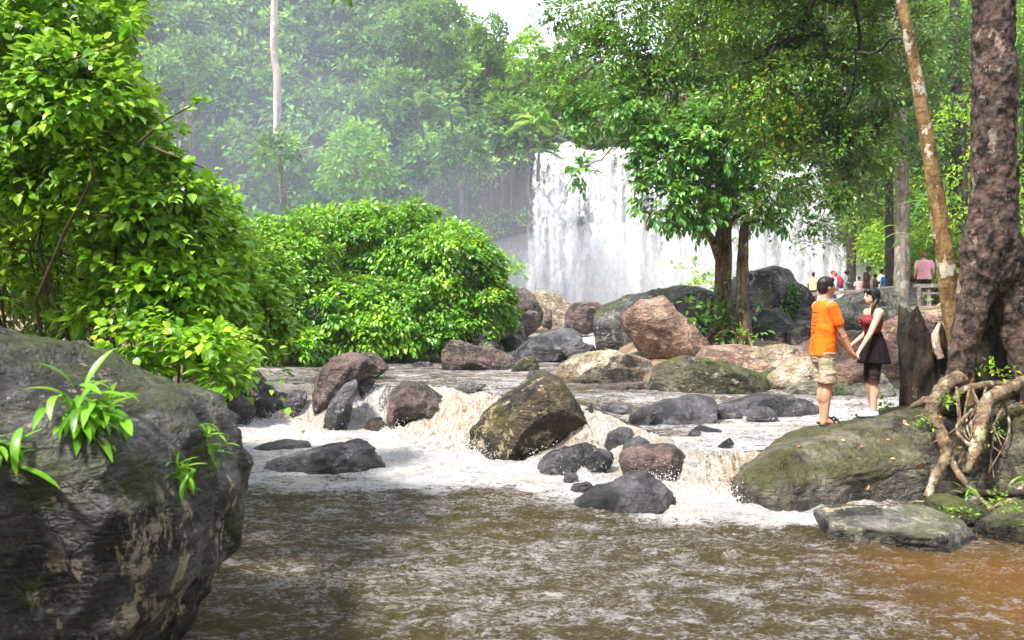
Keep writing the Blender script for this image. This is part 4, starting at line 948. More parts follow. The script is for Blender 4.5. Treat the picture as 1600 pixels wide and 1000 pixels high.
# long shoots that stick out to the right, bare twigs inside, white flowers
for pts, lv in [(((215, 225, 5.6), (255, 190, 5.5), (300, 165, 5.4), (325, 150, 5.35)), 8), (((240, 230, 5.7), (275, 245, 5.6), (318, 262, 5.6)), 4), (((60, 110, 5.6), (120, 90, 5.5), (180, 70, 5.5), (205, 55, 5.5)), 7)]:
    pt = [at(*q) for q in pts]; part('twig', tube(pt, np.linspace(.010, .004, len(pt)), 6, 14), B_TWIG, nb)
    sp_ = spline(np.array(pt), lv + 2)[2:]; n = len(sp_)
    Lf = (sp_, unit(rs.normal(size=(n, 3)) * .4 + [0, -.8, .6]), unit(rs.normal(size=(n, 3)) * .7 + [.5, -.1, .1]), np.full(n, .11) * rs.uniform(.8, 1.2, n))
    part('shoot_leaves', leaf_mesh(*Lf, TL8), L_FERN, nb, False)
tw = []
for k in range(42):
    a = at(rs.uniform(-40, 180), rs.uniform(330, 420), rs.uniform(6.6, 7.6)); b = at(rs.uniform(-20, 230), rs.uniform(440, 560), rs.uniform(6.4, 7.6))
    tw.append(limb_to(a, b, rs.uniform(.004, .011), .004, rs, rs.uniform(-.25, .25), 5, 9))
o = part('twig_tangle', join(tw), plain('dry_twig', (.10, .07, .045), .8), nb); o['kind'] = 'stuff'
M_PETAL = plain('white_petal', (.8, .78, .7), .5)
for (px, py, D) in [(102, 8, 5.5), (28, 40, 5.4), (142, 106, 5.4), (286, 295, 5.9), (344, 325, 6.3)]:
    c = at(px, py, D); pv = []
    for a in range(5):
        th = a * 1.2566; dr = np.array([math.cos(th), -.5, math.sin(th)]); pv.append(leaf_mesh(c[None], np.array([[0, -1., .2]]), dr[None], np.array([.02]), TL8))
    part('flower', join(pv), M_PETAL, nb, False)

# ------------------------------------------------------------ plants on the black boulder
def strap_leaf(L, W, bend, twist=0.0, n=7, seg=2):
    u = np.linspace(0, 1, n); w = W * np.sin(np.pi * np.clip(u * .93 + .07, 0, 1)) ** .7 * (1 - .15 * u); ang = bend * u
    y = np.cumsum(np.cos(ang)) * L / n; z = np.cumsum(-np.sin(ang)) * L / n; y -= y[0]; z -= z[0]
    V = np.concatenate([np.stack([s * w / 2, y, z + abs(s) * w * .22], -1) for s in (-1, 0, 1)]); V = V.reshape(3, n, 3).transpose(1, 0, 2).reshape(-1, 3)
    return V, tri(grid_faces(n, 3))
def rosette(label, px, py, n, L, W, seed, key='big', tilt=(-.1, -1, .25), bias=(.35, -.5, .35), mat=None, name='rock_plant', cat='plant', group=None, base=None):
    r = np.random.RandomState(seed)
    if base is None:
        dr = at(px, py, 1.0) - np.array([0, 0, CAMZ]); pos, nr = hit_dir(key, (0, 0, CAMZ), dr)
        if pos is None: pos = at(px, py, 4.0)
    else: pos = np.array(base, float)
    th = empty(name, pos, label, cat, group)
    mes = [mesh_np('leaf', *strap_leaf(1.0, W / L, b), mat or L_FERN, True) for b in (.5, 1.0, 1.5)]
    for k in range(n):
        d = unit(r.normal(size=3) * .62 + np.array(bias)); up = unit(np.array([0, 0, 1.]) + r.normal(size=3) * .25)
        x, y, z = frames(up[None], d[None]); s = L * r.uniform(.6, 1.15); x, y, z = x[0] * s, y[0] * s, z[0] * s
        ob = bpy.data.objects.new('leaf', mes[k % 3]); COL.objects.link(ob); ob.parent = th
        q = r.normal(size=3) * np.array([1, .3, 1]) * L * .24; ob.matrix_local = Matrix(((x[0], y[0], z[0], q[0]), (x[1], y[1], z[1], q[1]), (x[2], y[2], z[2], q[2]), (0, 0, 0, 1)))
    return th
rosette('large clump of glossy strap leaves growing on the face of the black boulder', 130, 655, 84, .27, .046, 1, bias=(.5, -.4, -.05))
rosette('upright leaf tuft above the large strap leaf clump on the boulder', 158, 640, 30, .22, .044, 2, bias=(.15, -.3, .75))
rosette('small strap leaf clump near the right edge of the boulder', 325, 700, 34, .17, .026, 3, bias=(.2, -.4, .5))
rosette('thin drooping leaf tuft below the small clump on the boulder', 283, 745, 30, .19, .024, 4, bias=(.1, -.6, .1))
rosette('strap leaf clump cut by the left edge of the photo', -12, 700, 26, .26, .038, 5, bias=(.5, -.5, .1))

# ------------------------------------------------------------ trees of the right bank
def tree(label, base, trunks, lumps, limbs, bmat, spec, cat='tree', name='tree', group=None, big=300, tdisp=0.02, nseg=14):
    """trunks: [points, radii]; spec: list of (lumps, per_m2, cr, per, size, mat, tpl, kind)"""
    th = empty(name, base, label, cat, group)
    for pts, rad in trunks: part('trunk', tube(pts, rad, nseg, 60, barkdisp(tdisp, 7, 3)), bmat, th)
    for a, b, r0, r1 in limbs: part('branch', limb_to(a, b, r0, r1, rs), B_DARK if bmat == B_SLIM else bmat, th)
    for i, (lm, pm, cr, per, size, mat, tpl, kind) in enumerate(spec):
        C, O, R = clumps(rs, lm, pm, cr, -.8)
        Lv = leaflets(rs, C, O, R, per, size) if kind == 'pinnate' else leaves_on(rs, C, O, R, per, size, .35)
        if big: Lv = cat4(Lv, shoots(rs, lm, 120, size * 4.5, size, 9)[0])
        leaf_thing(th, Lv, tpl, mat, big if i == 0 else 0, 'crown')
    return th
# A: double trunk tree in front of the falls
a0, a1, a2 = at(1128, 532, 17.2), at(1132, 400, 17.2), at(1128, 262, 17.2)
b0, b1, b2 = at(1162, 534, 16.7), at(1160, 420, 16.7), at(1166, 320, 16.9)
Lf = [lump(915, 265, 16.4, 26, 14, .35), lump(1010, 205, 16.6, 48, 28, .7), lump(1050, 250, 16.4, 50, 48), lump(1040, 305, 16.2, 42, 36), lump(1090, 330, 16.4, 36, 26), lump(1110, 215, 16.3, 60, 45), lump(1085, 285, 16.5, 45, 38), lump(1170, 240, 16.3, 45, 40), lump(1200, 300, 16.8, 38, 45, .8), lump(1150, 290, 16.4, 40, 32, .7), lump(880, 165, 17, 30, 22, .7), lump(945, 180, 16.8, 60, 26, .9)]
Lu = [lump(935, 110, 17.5, 75, 60), lump(1010, 55, 17.5, 85, 60), lump(1090, 90, 17.5, 80, 75), lump(1020, 150, 17.2, 70, 45), lump(1150, 130, 17.5, 80, 70), lump(1130, 10, 17.8, 100, 60), lump(890, 130, 17.5, 35, 40, .6), lump(950, 20, 18, 80, 45, .8), lump(890, 15, 18.4, 45, 22, .5), lump(1210, 210, 17.3, 60, 50)]
treeA_limbs = [(at(1124, 405, 17.1), at(1082, 352, 16.6), .10, .08), (at(1082, 352, 16.6), at(1045, 345, 16.4), .08, .05), (at(1134, 395, 17.1), at(1160, 330, 16.9), .06, .04), (at(1050, 345, 16.4), at(1000, 330, 16.2), .05, .02), (a2, at(1050, 200, 16.5), .10, .03), (a2, at(1000, 90, 17.3), .12, .03), (a2, at(1100, 60, 17.5), .13, .03), (a2, at(1180, 130, 17.3), .10, .03),
               (b2, at(1200, 300, 16.8), .06, .02), (b2, at(1180, 220, 16.6), .07, .02), (at(1050, 200, 16.5), at(940, 250, 16.4), .04, .012), (at(940, 250, 16.4), at(880, 300, 16.4), .014, .005), (at(1000, 90, 17.3), at(890, 130, 17.4), .05, .015)]
def strands(cen, R, n, rad, seed, z0, z1):
    r = np.random.RandomState(seed); out = []
    for k in range(n):
        ph = r.uniform(0, 6.28); tw_ = r.uniform(-1.2, 1.2); zz = np.linspace(z0, z1, 9); f = (zz - z0) / (z1 - z0)
        Rr = np.interp(f, [0, .12, .4, 1], [R * 1.55, R * 1.1, R * .95, R * .85]) * r.uniform(.85, 1.05)
        cx = np.interp(f, [0, .5, 1], [cen[0][0], cen[1][0], cen[2][0]]); cy_ = np.interp(f, [0, .5, 1], [cen[0][1], cen[1][1], cen[2][1]])
        th = ph + tw_ * f + .25 * np.sin(f * 7 + ph)
        out.append(tube(np.stack([cx + Rr * np.cos(th), cy_ + Rr * np.sin(th), zz], -1), np.full(9, rad * r.uniform(.6, 1.3)), 7, 34, barkdisp(.012, 9, k)))
    return out
tA = tree('double trunked tree with ropy bark standing in front of the waterfall', a0, [([a0 - [0, 0, .2], a0 + [0, 0, .4], a1, a2], [.20, .15, .14, .12]), ([b0 - [0, 0, .2], b0 + [0, 0, .3], b1, b2], [.19, .15, .115, .08])],
          None, treeA_limbs, B_FIG, [(Lf, 8.5, .30, 6, .17, L_TREEB, TL4, 'pinnate'), (Lu, 6.0, .34, 42, .115, L_TREE, TL4, 'plain')], tdisp=.04)
for g in strands((a0, a1, a2), .15, 11, .045, 3, a0[2] - .1, a2[2]): part('aerial_root', g, B_FIG, tA)
for k in range(7):
    an = k * .9; e = a0 + np.array([math.cos(an) * .6, math.sin(an) * .5 - .1, -.12]); part('root', tube([a0 + [0, 0, .55], a0 + (e - a0) * .35 + [0, 0, .25], e], [.07, .06, .03], 7, 12), B_FIG, tA)
# B: slender leaning tree
B0, Bm, B1, B2, B3 = at(1503, 600, 9.6), at(1487, 480, 9.6), at(1462, 300, 9.6), at(1432, 120, 9.6), at(1402, -40, 9.6)
B4 = at(1370, -260, 9.8)
hidden_top = [at(1300, -180, 11.5)]
Lo = [lump(1195, 50, 12.6, 80, 60), lump(1290, 40, 12.4, 85, 65), lump(1380, 60, 12.8, 60, 70, .8), lump(1250, 130, 12.2, 85, 55), lump(1330, 150, 12.4, 65, 60), lump(1170, 130, 12.8, 60, 55, .8), lump(1290, 215, 12.2, 65, 45, .9), lump(1345, 240, 12.6, 45, 55, .8),
      lump(1240, 270, 12.0, 40, 36, .55), lump(1200, 335, 11.8, 26, 24, .5), lump(1260, 350, 11.9, 30, 28, .55), lump(1300, 300, 12.1, 38, 34, .7), lump(1330, 330, 12.3, 30, 26, .5), lump(1275, 388, 11.9, 18, 13, .45), lump(1220, 200, 12.4, 60, 40), lump(1110, 40, 13, 60, 50, .8), lump(1400, 150, 12.9, 30, 60, .4), lump(1300, -60, 12, 150, 60), lump(1150, -50, 13, 90, 50)]
limbsB = [(B2 + [0, 0, .45], at(1360, 85, 10.2), .022, .016), (at(1360, 85, 10.2), at(1315, 150, 11), .016, .010), (at(1315, 150, 11), at(1280, 220, 11.8), .010, .005), (B4, at(1310, 5, 11.8), .09, .06), (at(1310, 5, 11.8), at(1215, 68, 12), .06, .035), (at(1215, 68, 12), at(1160, 100, 12.6), .035, .012),
          (at(1215, 68, 12), at(1190, 190, 12.2), .03, .01), (B4, at(1330, 150, 12.2), .05, .015), (at(1330, 150, 12.2), at(1320, 300, 12.2), .02, .007), (at(1190, 190, 12.2), at(1200, 320, 11.9), .012, .005), (at(1320, 300, 12.2), at(1270, 380, 11.9), .010, .004)]
tB = tree('slender leaning tree with orange and white blotched bark beside the huge trunk', B0, [([B0 - [0, 0, .3], B0 + [0, 0, .3], Bm, B1, B2, B3, B4], [.14, .12, .108, .088, .068, .056, .045])],
          None, limbsB, B_SLIM, [(Lo, 14.0, .22, 40, .085, L_OVER, TL2, 'plain')], tdisp=.02)
# C: huge flaky trunk with forked foot and roots
C0 = at(1556, 480, 9.0)
tC = empty('tree', at(1545, 600, 9.2), 'huge dark flaky barked trunk split into two legs at the foot', 'tree')
def flaky(V, R):
    q = V * np.array([13, 13, 9.]); n = fbm(q + .6 * fbm(q * .5, 2, 9)[..., None], 3, 5, .55); st_ = np.round(n * 4) / 4
    return (n * .5 + st_ * .5) * .034 + .05 * fbm(V * 1.8, 2, 2)
def fused(geos, vox, it, dispf):
    V, Fq = remesh(geos, vox, it); me_ = mesh_np('tmp', V, Fq if Fq.shape[1] == 4 else Fq); nr_ = np.empty(len(V) * 3, np.float32); me_.vertices.foreach_get('normal', nr_); bpy.data.meshes.remove(me_)
    return V + nr_.reshape(-1, 3) * dispf(V)[:, None], Fq
bigt = fused([tube([at(1550, 440, 9.0), at(1550, 380, 9.0), at(1553, 330, 9.0), at(1554, 200, 9.0), at(1553, 0, 9.0), at(1556, -300, 9.0), at(1560, -700, 9.1)], [.18, .26, .24, .225, .23, .22, .18], 40, 120),
    tube([at(1545, 370, 9.0), at(1532, 410, 9.0), at(1523, 455, 9.0), at(1510, 520, 8.95), at(1497, 590, 8.9), at(1486, 650, 8.9)], [.22, .20, .175, .145, .125, .14], 28, 60),
    tube([at(1560, 370, 9.0), at(1571, 410, 9.0), at(1579, 455, 9.05), at(1589, 520, 9.0), at(1599, 570, 8.95), at(1614, 640, 8.9)], [.22, .20, .165, .135, .135, .15], 28, 60)], .016, 14, lambda V: flaky(V, None))
part('trunk', bigt, B_BIG, tC)
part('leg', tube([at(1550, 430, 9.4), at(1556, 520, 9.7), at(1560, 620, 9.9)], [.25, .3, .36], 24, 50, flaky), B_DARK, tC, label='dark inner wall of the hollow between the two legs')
def root(pts, rad, mat=B_ROOT, par=None):
    part('root', tube([at(*q) for q in pts], rad, 14, 16 * len(pts), lambda V, R: (fbm(V * 9, 3, 4) * .35 + .15 * fbm(V * 25, 2, 6)) * np.minimum(R, .08) * 1.1), mat, par or tC)
root([(1500, 590, 8.8), (1478, 600, 8.7), (1462, 625, 8.45), (1455, 650, 8.3), (1472, 680, 8.1), (1478, 715, 8.0), (1462, 745, 7.95), (1450, 778, 7.9)], [.085, .075, .07, .07, .065, .055, .05, .035])
root([(1620, 590, 8.6), (1580, 607, 8.4), (1548, 622, 8.3), (1533, 655, 8.1), (1525, 700, 7.95), (1510, 740, 7.85)], [.075, .07, .065, .062, .055, .03])
root([(1590, 600, 8.9), (1540, 602, 8.8), (1500, 612, 8.7), (1470, 640, 8.6), (1430, 652, 8.7)], [.05, .045, .04, .035, .015])
root([(1462, 625, 8.4), (1440, 628, 8.5), (1424, 636, 8.6)], [.05, .045, .02])
root([(1478, 700, 8.05), (1498, 740, 7.9), (1530, 778, 7.7), (1558, 800, 7.6)], [.035, .03, .024, .02])
root([(1525, 700, 7.95), (1508, 690, 8.0), (1495, 668, 8.2), (1520, 640, 8.3)], [.02, .02, .018, .018])
root([(1465, 785, 7.8), (1500, 768, 7.8), (1550, 772, 7.75), (1610, 768, 7.8)], [.025, .035, .035, .04], B_DARK)
root([(1640, 690, 8.0), (1590, 770, 7.8), (1565, 785, 7.7), (1540, 800, 7.6)], [.03, .025, .02, .012])
root([(1470, 560, 9.3), (1462, 530, 9.3), (1468, 505, 9.3)], [.04, .045, .02], bark('pale_root_bark', (.35, .22, .17), (.5, .36, .28), (.6, .5, .42), (1, 1, 1), 6, .4, .4))
# stump
sV, sF = tube([at(1438, 640, 9.5), at(1436, 600, 9.5), at(1432, 550, 9.5), at(1424, 505, 9.5), at(1420, 488, 9.5)], [.20, .175, .155, .11, .07], 40, 90, lambda V, R: fbm(V * np.array([6, 6, 1.2]), 4, 2, ridge=True) * .06)
top = sV[:, 2] > at(0, 530, 9.5)[2]; sV[top, 2] += (.16 * fbm(sV[top] * np.array([9, 9, .1]), 2, 4) - .25 * np.clip(sV[top, 0] - at(1430, 0, 9.5)[0], 0, 1) * 3) * smooth(at(0, 530, 9.5)[2], at(0, 495, 9.5)[2], sV[top, 2])
st = empty('tree_stump', at(1438, 640, 9.5), 'black jagged broken stump between the woman and the slender tree', 'stump')
part('stump_wood', (sV, sF), B_STUMP, st); part('side_stub', tube([at(1466, 620, 9.5), at(1470, 570, 9.5), at(1466, 515, 9.5), at(1462, 508, 9.5)], [.10, .09, .07, .03], 20, 40, lambda V, R: fbm(V * np.array([8, 8, 3]), 3, 7) * .04), B_STUMP, st)

# trunks in the middle distance on the right, each with its own crown
def bgtree(label, px, pyb, D, w, lean, lumps, bm, lm, size=.17, per=26, pm=3.2, topy=-60, cr=.5):
    b = at(px, pyb, D); b[2] = ground_h(np.array(b[0]), np.array(D)) - .1; tpt = at(px + lean, topy, D)
    return tree(label, b, [([b, b * .6 + tpt * .4 + [.1, 0, 0], tpt], [w * .62, w * .5, w * .35])], None, [(b * .3 + tpt * .7, np.asarray(l[0]), w * .2, w * .05) for l in lumps[:4]], bm,
                [(lumps, pm, cr, per, size, lm, TL2, 'plain')], big=0, group='trees of the right bank', nseg=10)
bgtree('grey blotched trunk behind the railing with a dark crown', 1408, 450, 27, .42, -8, [lump(1400, 180, 27, 70, 70), lump(1350, 230, 27, 50, 60), lump(1430, 80, 27, 80, 60), lump(1370, 120, 27.5, 60, 60), lump(1380, 300, 27.5, 40, 30, .6)], B_GREY, L_DARK)
bgtree('thin dark trunk just left of the grey blotched one', 1390, 440, 29, .26, -14, [lump(1350, 180, 30, 60, 80), lump(1330, 300, 31, 35, 50, .8), lump(1370, 60, 30, 70, 60)], B_DARK, L_DARK)
bgtree('dark tree between the slender and the huge trunks', 1488, 430, 33, .5, 4, [lump(1480, 120, 33, 70, 70), lump(1440, 220, 33, 60, 60), lump(1500, 250, 34, 60, 50), lump(1470, 20, 34, 80, 60)], B_DARK, L_DARK)
bgtree('yellow green tree glowing behind the huge trunk', 1500, 440, 24, .16, 6, [lump(1490, 230, 24, 28, 60, .7), lump(1495, 330, 24, 30, 50, .8), lump(1590, 300, 24, 30, 60, .6)], B_DARK, L_YEL, .16, 22, 4, 150)
bgtree('dark tree at the right edge behind the huge trunk', 1600, 440, 30, .4, 8, [lump(1600, 160, 30, 60, 80), lump(1620, 50, 30, 60, 70), lump(1600, 330, 31, 50, 60), lump(1540, 350, 31, 50, 60)], B_DARK, L_HILL)
bgtree('light green tree high above the slender trunk', 1540, 440, 38, .4, -20, [lump(1450, 60, 38, 70, 60), lump(1400, 20, 38, 60, 40), lump(1530, 40, 38, 60, 60), lump(1600, 60, 38, 50, 60)], B_DARK, L_YEL)
bgtree('broad dark tree filling the gap behind the overhanging branches', 1330, 420, 40, .4, -12, [lump(1380, 250, 40, 50, 70), lump(1370, 170, 40, 60, 60), lump(1330, 90, 41, 70, 60), lump(1390, 330, 40, 36, 50), lump(1250, 60, 42, 80, 60), lump(1180, 40, 42, 70, 60)], B_DARK, L_DARK, .22, 26, 2.4, 0, .7)
ub = [lump(1360, 395, 36, 24, 30), lump(1400, 400, 35, 40, 36), lump(1450, 400, 34, 45, 40), lump(1510, 410, 32, 50, 40), lump(1590, 420, 28, 40, 50), lump(1345, 350, 38, 20, 26, .6), lump(1560, 470, 18, 60, 40), lump(1650, 440, 18, 60, 60), lump(1420, 340, 37, 50, 50, .8)]
C, O, R = clumps(rs, ub, 3.5, .45, -.5)
forest_mass('undergrowth', 'bright green undergrowth behind the wooden railing', [leaves_on(rs, C, O, R, 26, .19, .4)], L_YEL)
ub = [lump(1480, 300, 44, 140, 130), lump(1650, 250, 40, 100, 160), lump(1520, 120, 46, 160, 120), lump(1380, 330, 46, 60, 80)]
C, O, R = clumps(rs, ub, 1.3, .8, -.5)
forest_mass('backing_forest', 'dim forest mass at the back of the right bank', [leaves_on(rs, C, O, R, 26, .36, .4)], L_HILL)
# small plants: creeper on the triangular boulder, ground plants
def tuft(label, base, r, n, size, mat, name='small_plant', cat='plant', group=None, flat=.6):
    th = empty(name, base, label, cat, group)
    C = np.array(base) + rs.normal(size=(n, 3)) * np.array([r, r * .7, r * flat]) + [0, 0, r * .5]
    leaf_thing(th, leaves_on(rs, C, unit(rs.normal(size=(n, 3)) + [0, -.5, 1]), np.full(n, size * 1.3), 5, size, .3), TL4, mat, 0, 'leaves'); return th
cp = []
for k in range(60):
    px, py = rs.normal(1238, 6), rs.uniform(440, 500); pos, nr = hit_dir('tri', (0, 0, CAMZ), at(px, py, 1.) - np.array([0, 0, CAMZ]))
    if pos is not None: cp.append(pos)
if cp:
    cp = np.array(cp); th = empty('creeper', cp.min(0), 'green creeper hanging down the side of the triangular boulder', 'plant'); leaf_thing(th, leaves_on(rs, cp, np.tile([[.0, -1, .2]], (len(cp), 1)), np.full(len(cp), .12), 7, .10, .8), TL4, L_TREE, 0, 'leaves')
tuft('green weeds and ferns around the foot of the double trunk', at(1120, 515, 16.8), .45, 70, .14, L_TREE, 'weeds', 'plant')
tuft('yellow green sprig on the grass at the foot of the right hand trunk', at(1165, 528, 16.2), .12, 9, .09, L_YEL)
tuft('bright bush peeping over the black ridged boulder', at(1100, 448, 24), .4, 40, .16, L_YEL, 'bush', 'bush')
tuft('bright little shrub between bush and falls in the mist', at(805, 432, 30), .4, 30, .18, L_HILLB, 'bush', 'bush')
tuft('young leafy plant growing in the hollow of the huge trunk', at(1552, 595, 8.8), .09, 12, .06, L_YEL)
tuft('weedy sprig on the slab behind the shoe of the woman', at(1385, 640, 9.5), .06, 8, .06, L_YEL)
tuft('small weed between the couple on the slab edge', at(1340, 662, 9.6), .06, 8, .04, L_TREE)
tuft('leafy weed under the left big root', at(1442, 668, 8.2), .07, 14, .045, L_TREE)
tuft('second leafy weed beside the left big root', at(1475, 630, 8.4), .07, 12, .05, L_YEL)
tuft('creeping weed on the dark rock at the right', at(1555, 690, 7.9), .08, 12, .035, L_TREE)
tuft('grassy tuft on the flat mossy rock at the water', at(1508, 806, 7.0), .06, 8, .04, L_YEL)
tuft('green sprigs on the mossy rock in the right corner', at(1580, 800, 6.6), .1, 12, .045, L_YEL)
rosette('long bladed plant hugging the slender trunk', 0, 0, 22, .55, .035, 9, base=at(1456, 348, 9.75), bias=(-.25, -.2, .55), mat=L_TREEB, name='epiphyte', cat='plant')
rosette('strap leaves sprouting between the roots at the right', 0, 0, 12, .17, .02, 10, base=at(1512, 768, 7.5), bias=(-.3, -.2, .6))
rosette('blade leaves at the right edge above the mossy rock', 0, 0, 10, .22, .018, 12, base=at(1600, 745, 7.3), bias=(-.4, -.2, .5))
# palms on the slope
def palm(label, px, py, D, L, n, seed, mat=L_HILLB):
    r = np.random.RandomState(seed); b = at(px, py, D); th = empty('palm', b, label, 'palm tree', 'palms on the slope')
    part('trunk', tube([b - [0, -2.5, 1.6], b - [0, -.9, .9], b], [.13, .11, .09], 8), B_GREY, th)
    for k in range(n):
        a = r.uniform(0, 6.28); el = r.uniform(.1, 1.1); d = np.array([math.cos(a) * math.cos(el), math.sin(a) * math.cos(el) * .7 - .2, math.sin(el)])
        u = np.linspace(0, 1, 15); sp0 = b + d * (u * L)[:, None] - np.array([0, 0, 1]) * (u ** 2 * L * .55)[:, None]
        tn = np.gradient(sp0, axis=0); tn = unit(tn); sd = unit(np.cross(tn, [0, 0, 1.]))
        Ps = np.concatenate([sp0[1:], sp0[1:]]); Ds = np.concatenate([unit(sd + tn * .7 - [0, 0, .35])[1:], unit(-sd + tn * .7 - [0, 0, .35])[1:]]); Ns = np.tile([[0, -.3, 1.]], (len(Ps), 1))
        g1 = leaf_mesh(Ps, Ns, Ds, np.full(len(Ps), L * .36) * np.tile(np.sin(np.pi * (u[1:] * .85 + .1)), 2), (TL2[0] * [.45, 1, 1], TL2[1])); g2 = tube(sp0[::3], np.linspace(.03, .01, 5), 4, 8)
        part('frond', join([g1, g2]), mat, th, False)
palm('pale feathery palm standing out of the hillside forest', 655, 165, 52, 1.9, 12, 1, L_HILL)
palm('second pale palm crown just right of the first', 705, 178, 53, 1.8, 10, 2, L_HILL)
palm('bright palm beside the top of the waterfall', 832, 195, 51, 2.1, 14, 3)
palm('drooping palm hanging over the lip left of the falls', 842, 235, 53, 1.7, 10, 4, L_HILL)
# leaf litter caught between the roots
LT = []
for k in range(260):
    px, py = rs.uniform(1440, 1600), rs.uniform(612, 690); dr = at(px, py, 1.) - np.array([0, 0, CAMZ])
    for key in ('slab', 'rootrock'):
        p_, n_ = hit_dir(key, (0, 0, CAMZ), dr)
        if p_ is not None and n_[2] > .45: LT.append((p_ + n_ * .01, n_)); break
if LT:
    LP = np.array([a for a, b in LT]); LN = np.array([b for a, b in LT]); V, Fc = leaf_mesh(LP, unit(LN + rs.normal(size=LN.shape) * .3), rs.normal(size=LN.shape), rs.uniform(.025, .055, len(LP)), TL4)
    tag(obj('leaf_litter', mesh_np('leaf_litter', V, Fc, leaf_mat('litter_leaf', (.05, .03, .015), (.16, .09, .04), (.33, .21, .10), None, .8, .1, .1), False)), 'brown leaf litter caught between the roots on the dark rock', 'leaf litter', kind='stuff')
for q in range(16):
    a = rs.uniform(1450, 1590); root([(a, 605 + rs.uniform(0, 30), 8.6), (a + rs.uniform(-25, 25), 655 + rs.uniform(-10, 20), 8.25), (a + rs.uniform(-45, 45), 700 + rs.uniform(-10, 50), 8.0)], [.014, .010, .005], B_ROOT)
# hazy pale dead trunk, and a fallen one
d = empty('dead_tree', at(432, 205, 43), 'tall bare pale trunk rising through the hillside mist', 'tree')
part('trunk', tube([at(432, 225, 43), at(433, 130, 43), at(428, 70, 43), at(431, -60, 43)], [.18, .19, .18, .16], 12, 40, barkdisp(.03, 3, 1)), B_PALE, d)
d = empty('fallen_branch', at(470, 238, 44), 'short pale broken branch leaning out of the hillside shrubs', 'branch'); part('branch', tube([at(456, 240, 44), at(474, 234, 44), at(490, 229, 44)], [.06, .07, .04], 6), B_PALE, d)
# separate crowns along the skyline and slope
def slope_tree(label, px, py, D, rx, ry, mat, seed):
    b = at(px, py + ry * 1.3, D + 1); th = empty('forest_tree', b, label, 'tree', 'trees on the slope')
    part('trunk', tube([b - [0, -1, 1.5], at(px, py, D + .6)], [.22, .12], 8), B_GREY, th)
    lm = [lump(px, py, D, rx * .8, ry * .8), lump(px - rx * .45, py + ry * .3, D, rx * .5, ry * .55), lump(px + rx * .45, py + ry * .25, D, rx * .5, ry * .55), lump(px + rx * .1, py - ry * .45, D, rx * .45, ry * .5)]
    C, O, R = clumps(rs, lm, 1.1, .55, -.4); leaf_thing(th, leaves_on(rs, C, O, R, 26, .33, .4), TL2, mat, 0, 'crown')
slope_tree('dark leafy tree on the skyline left of the gap of sky', 762, 66, 66, 34, 42, L_HILL, 1)
slope_tree('rounded yellowish tree below the gap of sky', 825, 90, 62, 34, 46, L_HILLB, 2)
slope_tree('green tree on the skyline just right of the gap', 882, 100, 62, 34, 50, L_HILL, 3)
slope_tree('tall green tree cut by the top edge left of the sky', 655, 50, 62, 48, 75, L_HILL, 4)
slope_tree('pale misty tree standing alone above the round bush', 555, 260, 46, 55, 75, L_HILLB, 5)
slope_tree('small misty tree crown hiding the foot of the pale dead trunk', 436, 240, 41.5, 30, 32, L_HILL, 9)
slope_tree('misty light green tree on the left slope', 290, 110, 46, 60, 60, L_HILL, 6)
slope_tree('leafy tree above the cliff left of the falls', 720, 250, 54, 45, 50, L_HILL, 7)
slope_tree('hazy crown half way up the slope in the middle', 600, 150, 56, 50, 45, L_HILL, 8)
# sprig hanging into the top of the picture
hb = empty('hanging_sprig', at(541, -30, 4.5), 'dark leaf tip hanging down at the top edge of the photo', 'branch')
part('twig', tube([at(500, -160, 4.5), at(535, -60, 4.5), at(538, -2, 4.5)], [.006, .004, .003], 5), B_TWIG, hb)
q = np.array([at(532, -6, 4.5), at(538, -4, 4.5), at(540, -10, 4.5)]); part('leaves', leaf_mesh(q, np.array([[0, -1, .3]] * 3), np.array([[-.6, 0, -.5], [.7, 0, -.8], [.3, 0, -1.]]), np.full(3, .07), TL8), L_DARK, hb, False)
def put(name, geo, mat, par, sm=True, label=None):
    V, Fc = geo; o = obj(name, mesh_np(name, V, Fc, mat, sm), par)
    if label: o['label'] = label
    return o
def skin(name, c):
    t = NT(name); p = t.pos(); col = t.mix(t.noise(p, 14, 3), tuple(v * .88 for v in c), tuple(min(1, v * 1.1) for v in c))
    return t.surf(t.bsdf(Base=col, Roughness=.5, Spec=.35, Sub=.08, Subsurface_Radius=(.02, .008, .004)))
def cloth(name, c, rough=.85, bump=.4, var=.1):
    t = NT(name); p = t.pos(); col = t.mix(t.noise(p, 18, 4), tuple(v * (1 - var) for v in c), tuple(min(1, v * (1 + var)) for v in c))
    h = t.math('ADD', t.noise(t.mapping(p, (1, 1, 1.8), rot=(0, .5, 0)), 9, 4, .6, .8), t.math('MULTIPLY', t.noise(p, 160, 2), .12))
    return t.surf(t.bsdf(Base=col, Roughness=rough, Spec=.15, Normal=t.bump(h, bump, .03)))
SK_M = skin('tan_skin', (.45, .22, .135)); SK_W = skin('light_skin', (.58, .33, .23)); SK_D = skin('dark_skin', (.12, .06, .04)); SK_P = skin('pale_skin', (.62, .38, .30))
HAIR = plain('black_hair', (.012, .010, .011), .4, .5, .5, 60); HAIR_R = plain('auburn_hair', (.20, .045, .03), .5, .4)
HAIR.node_tree.nodes['Principled BSDF'].inputs['Specular IOR Level'].default_value = .25
EYE = plain('dark_eye', (.02, .012, .01), .25, .5); LIP = plain('lip', (.42, .11, .09), .5); SHOE_B = plain('black_rubber', (.012, .012, .012), .6, .3)

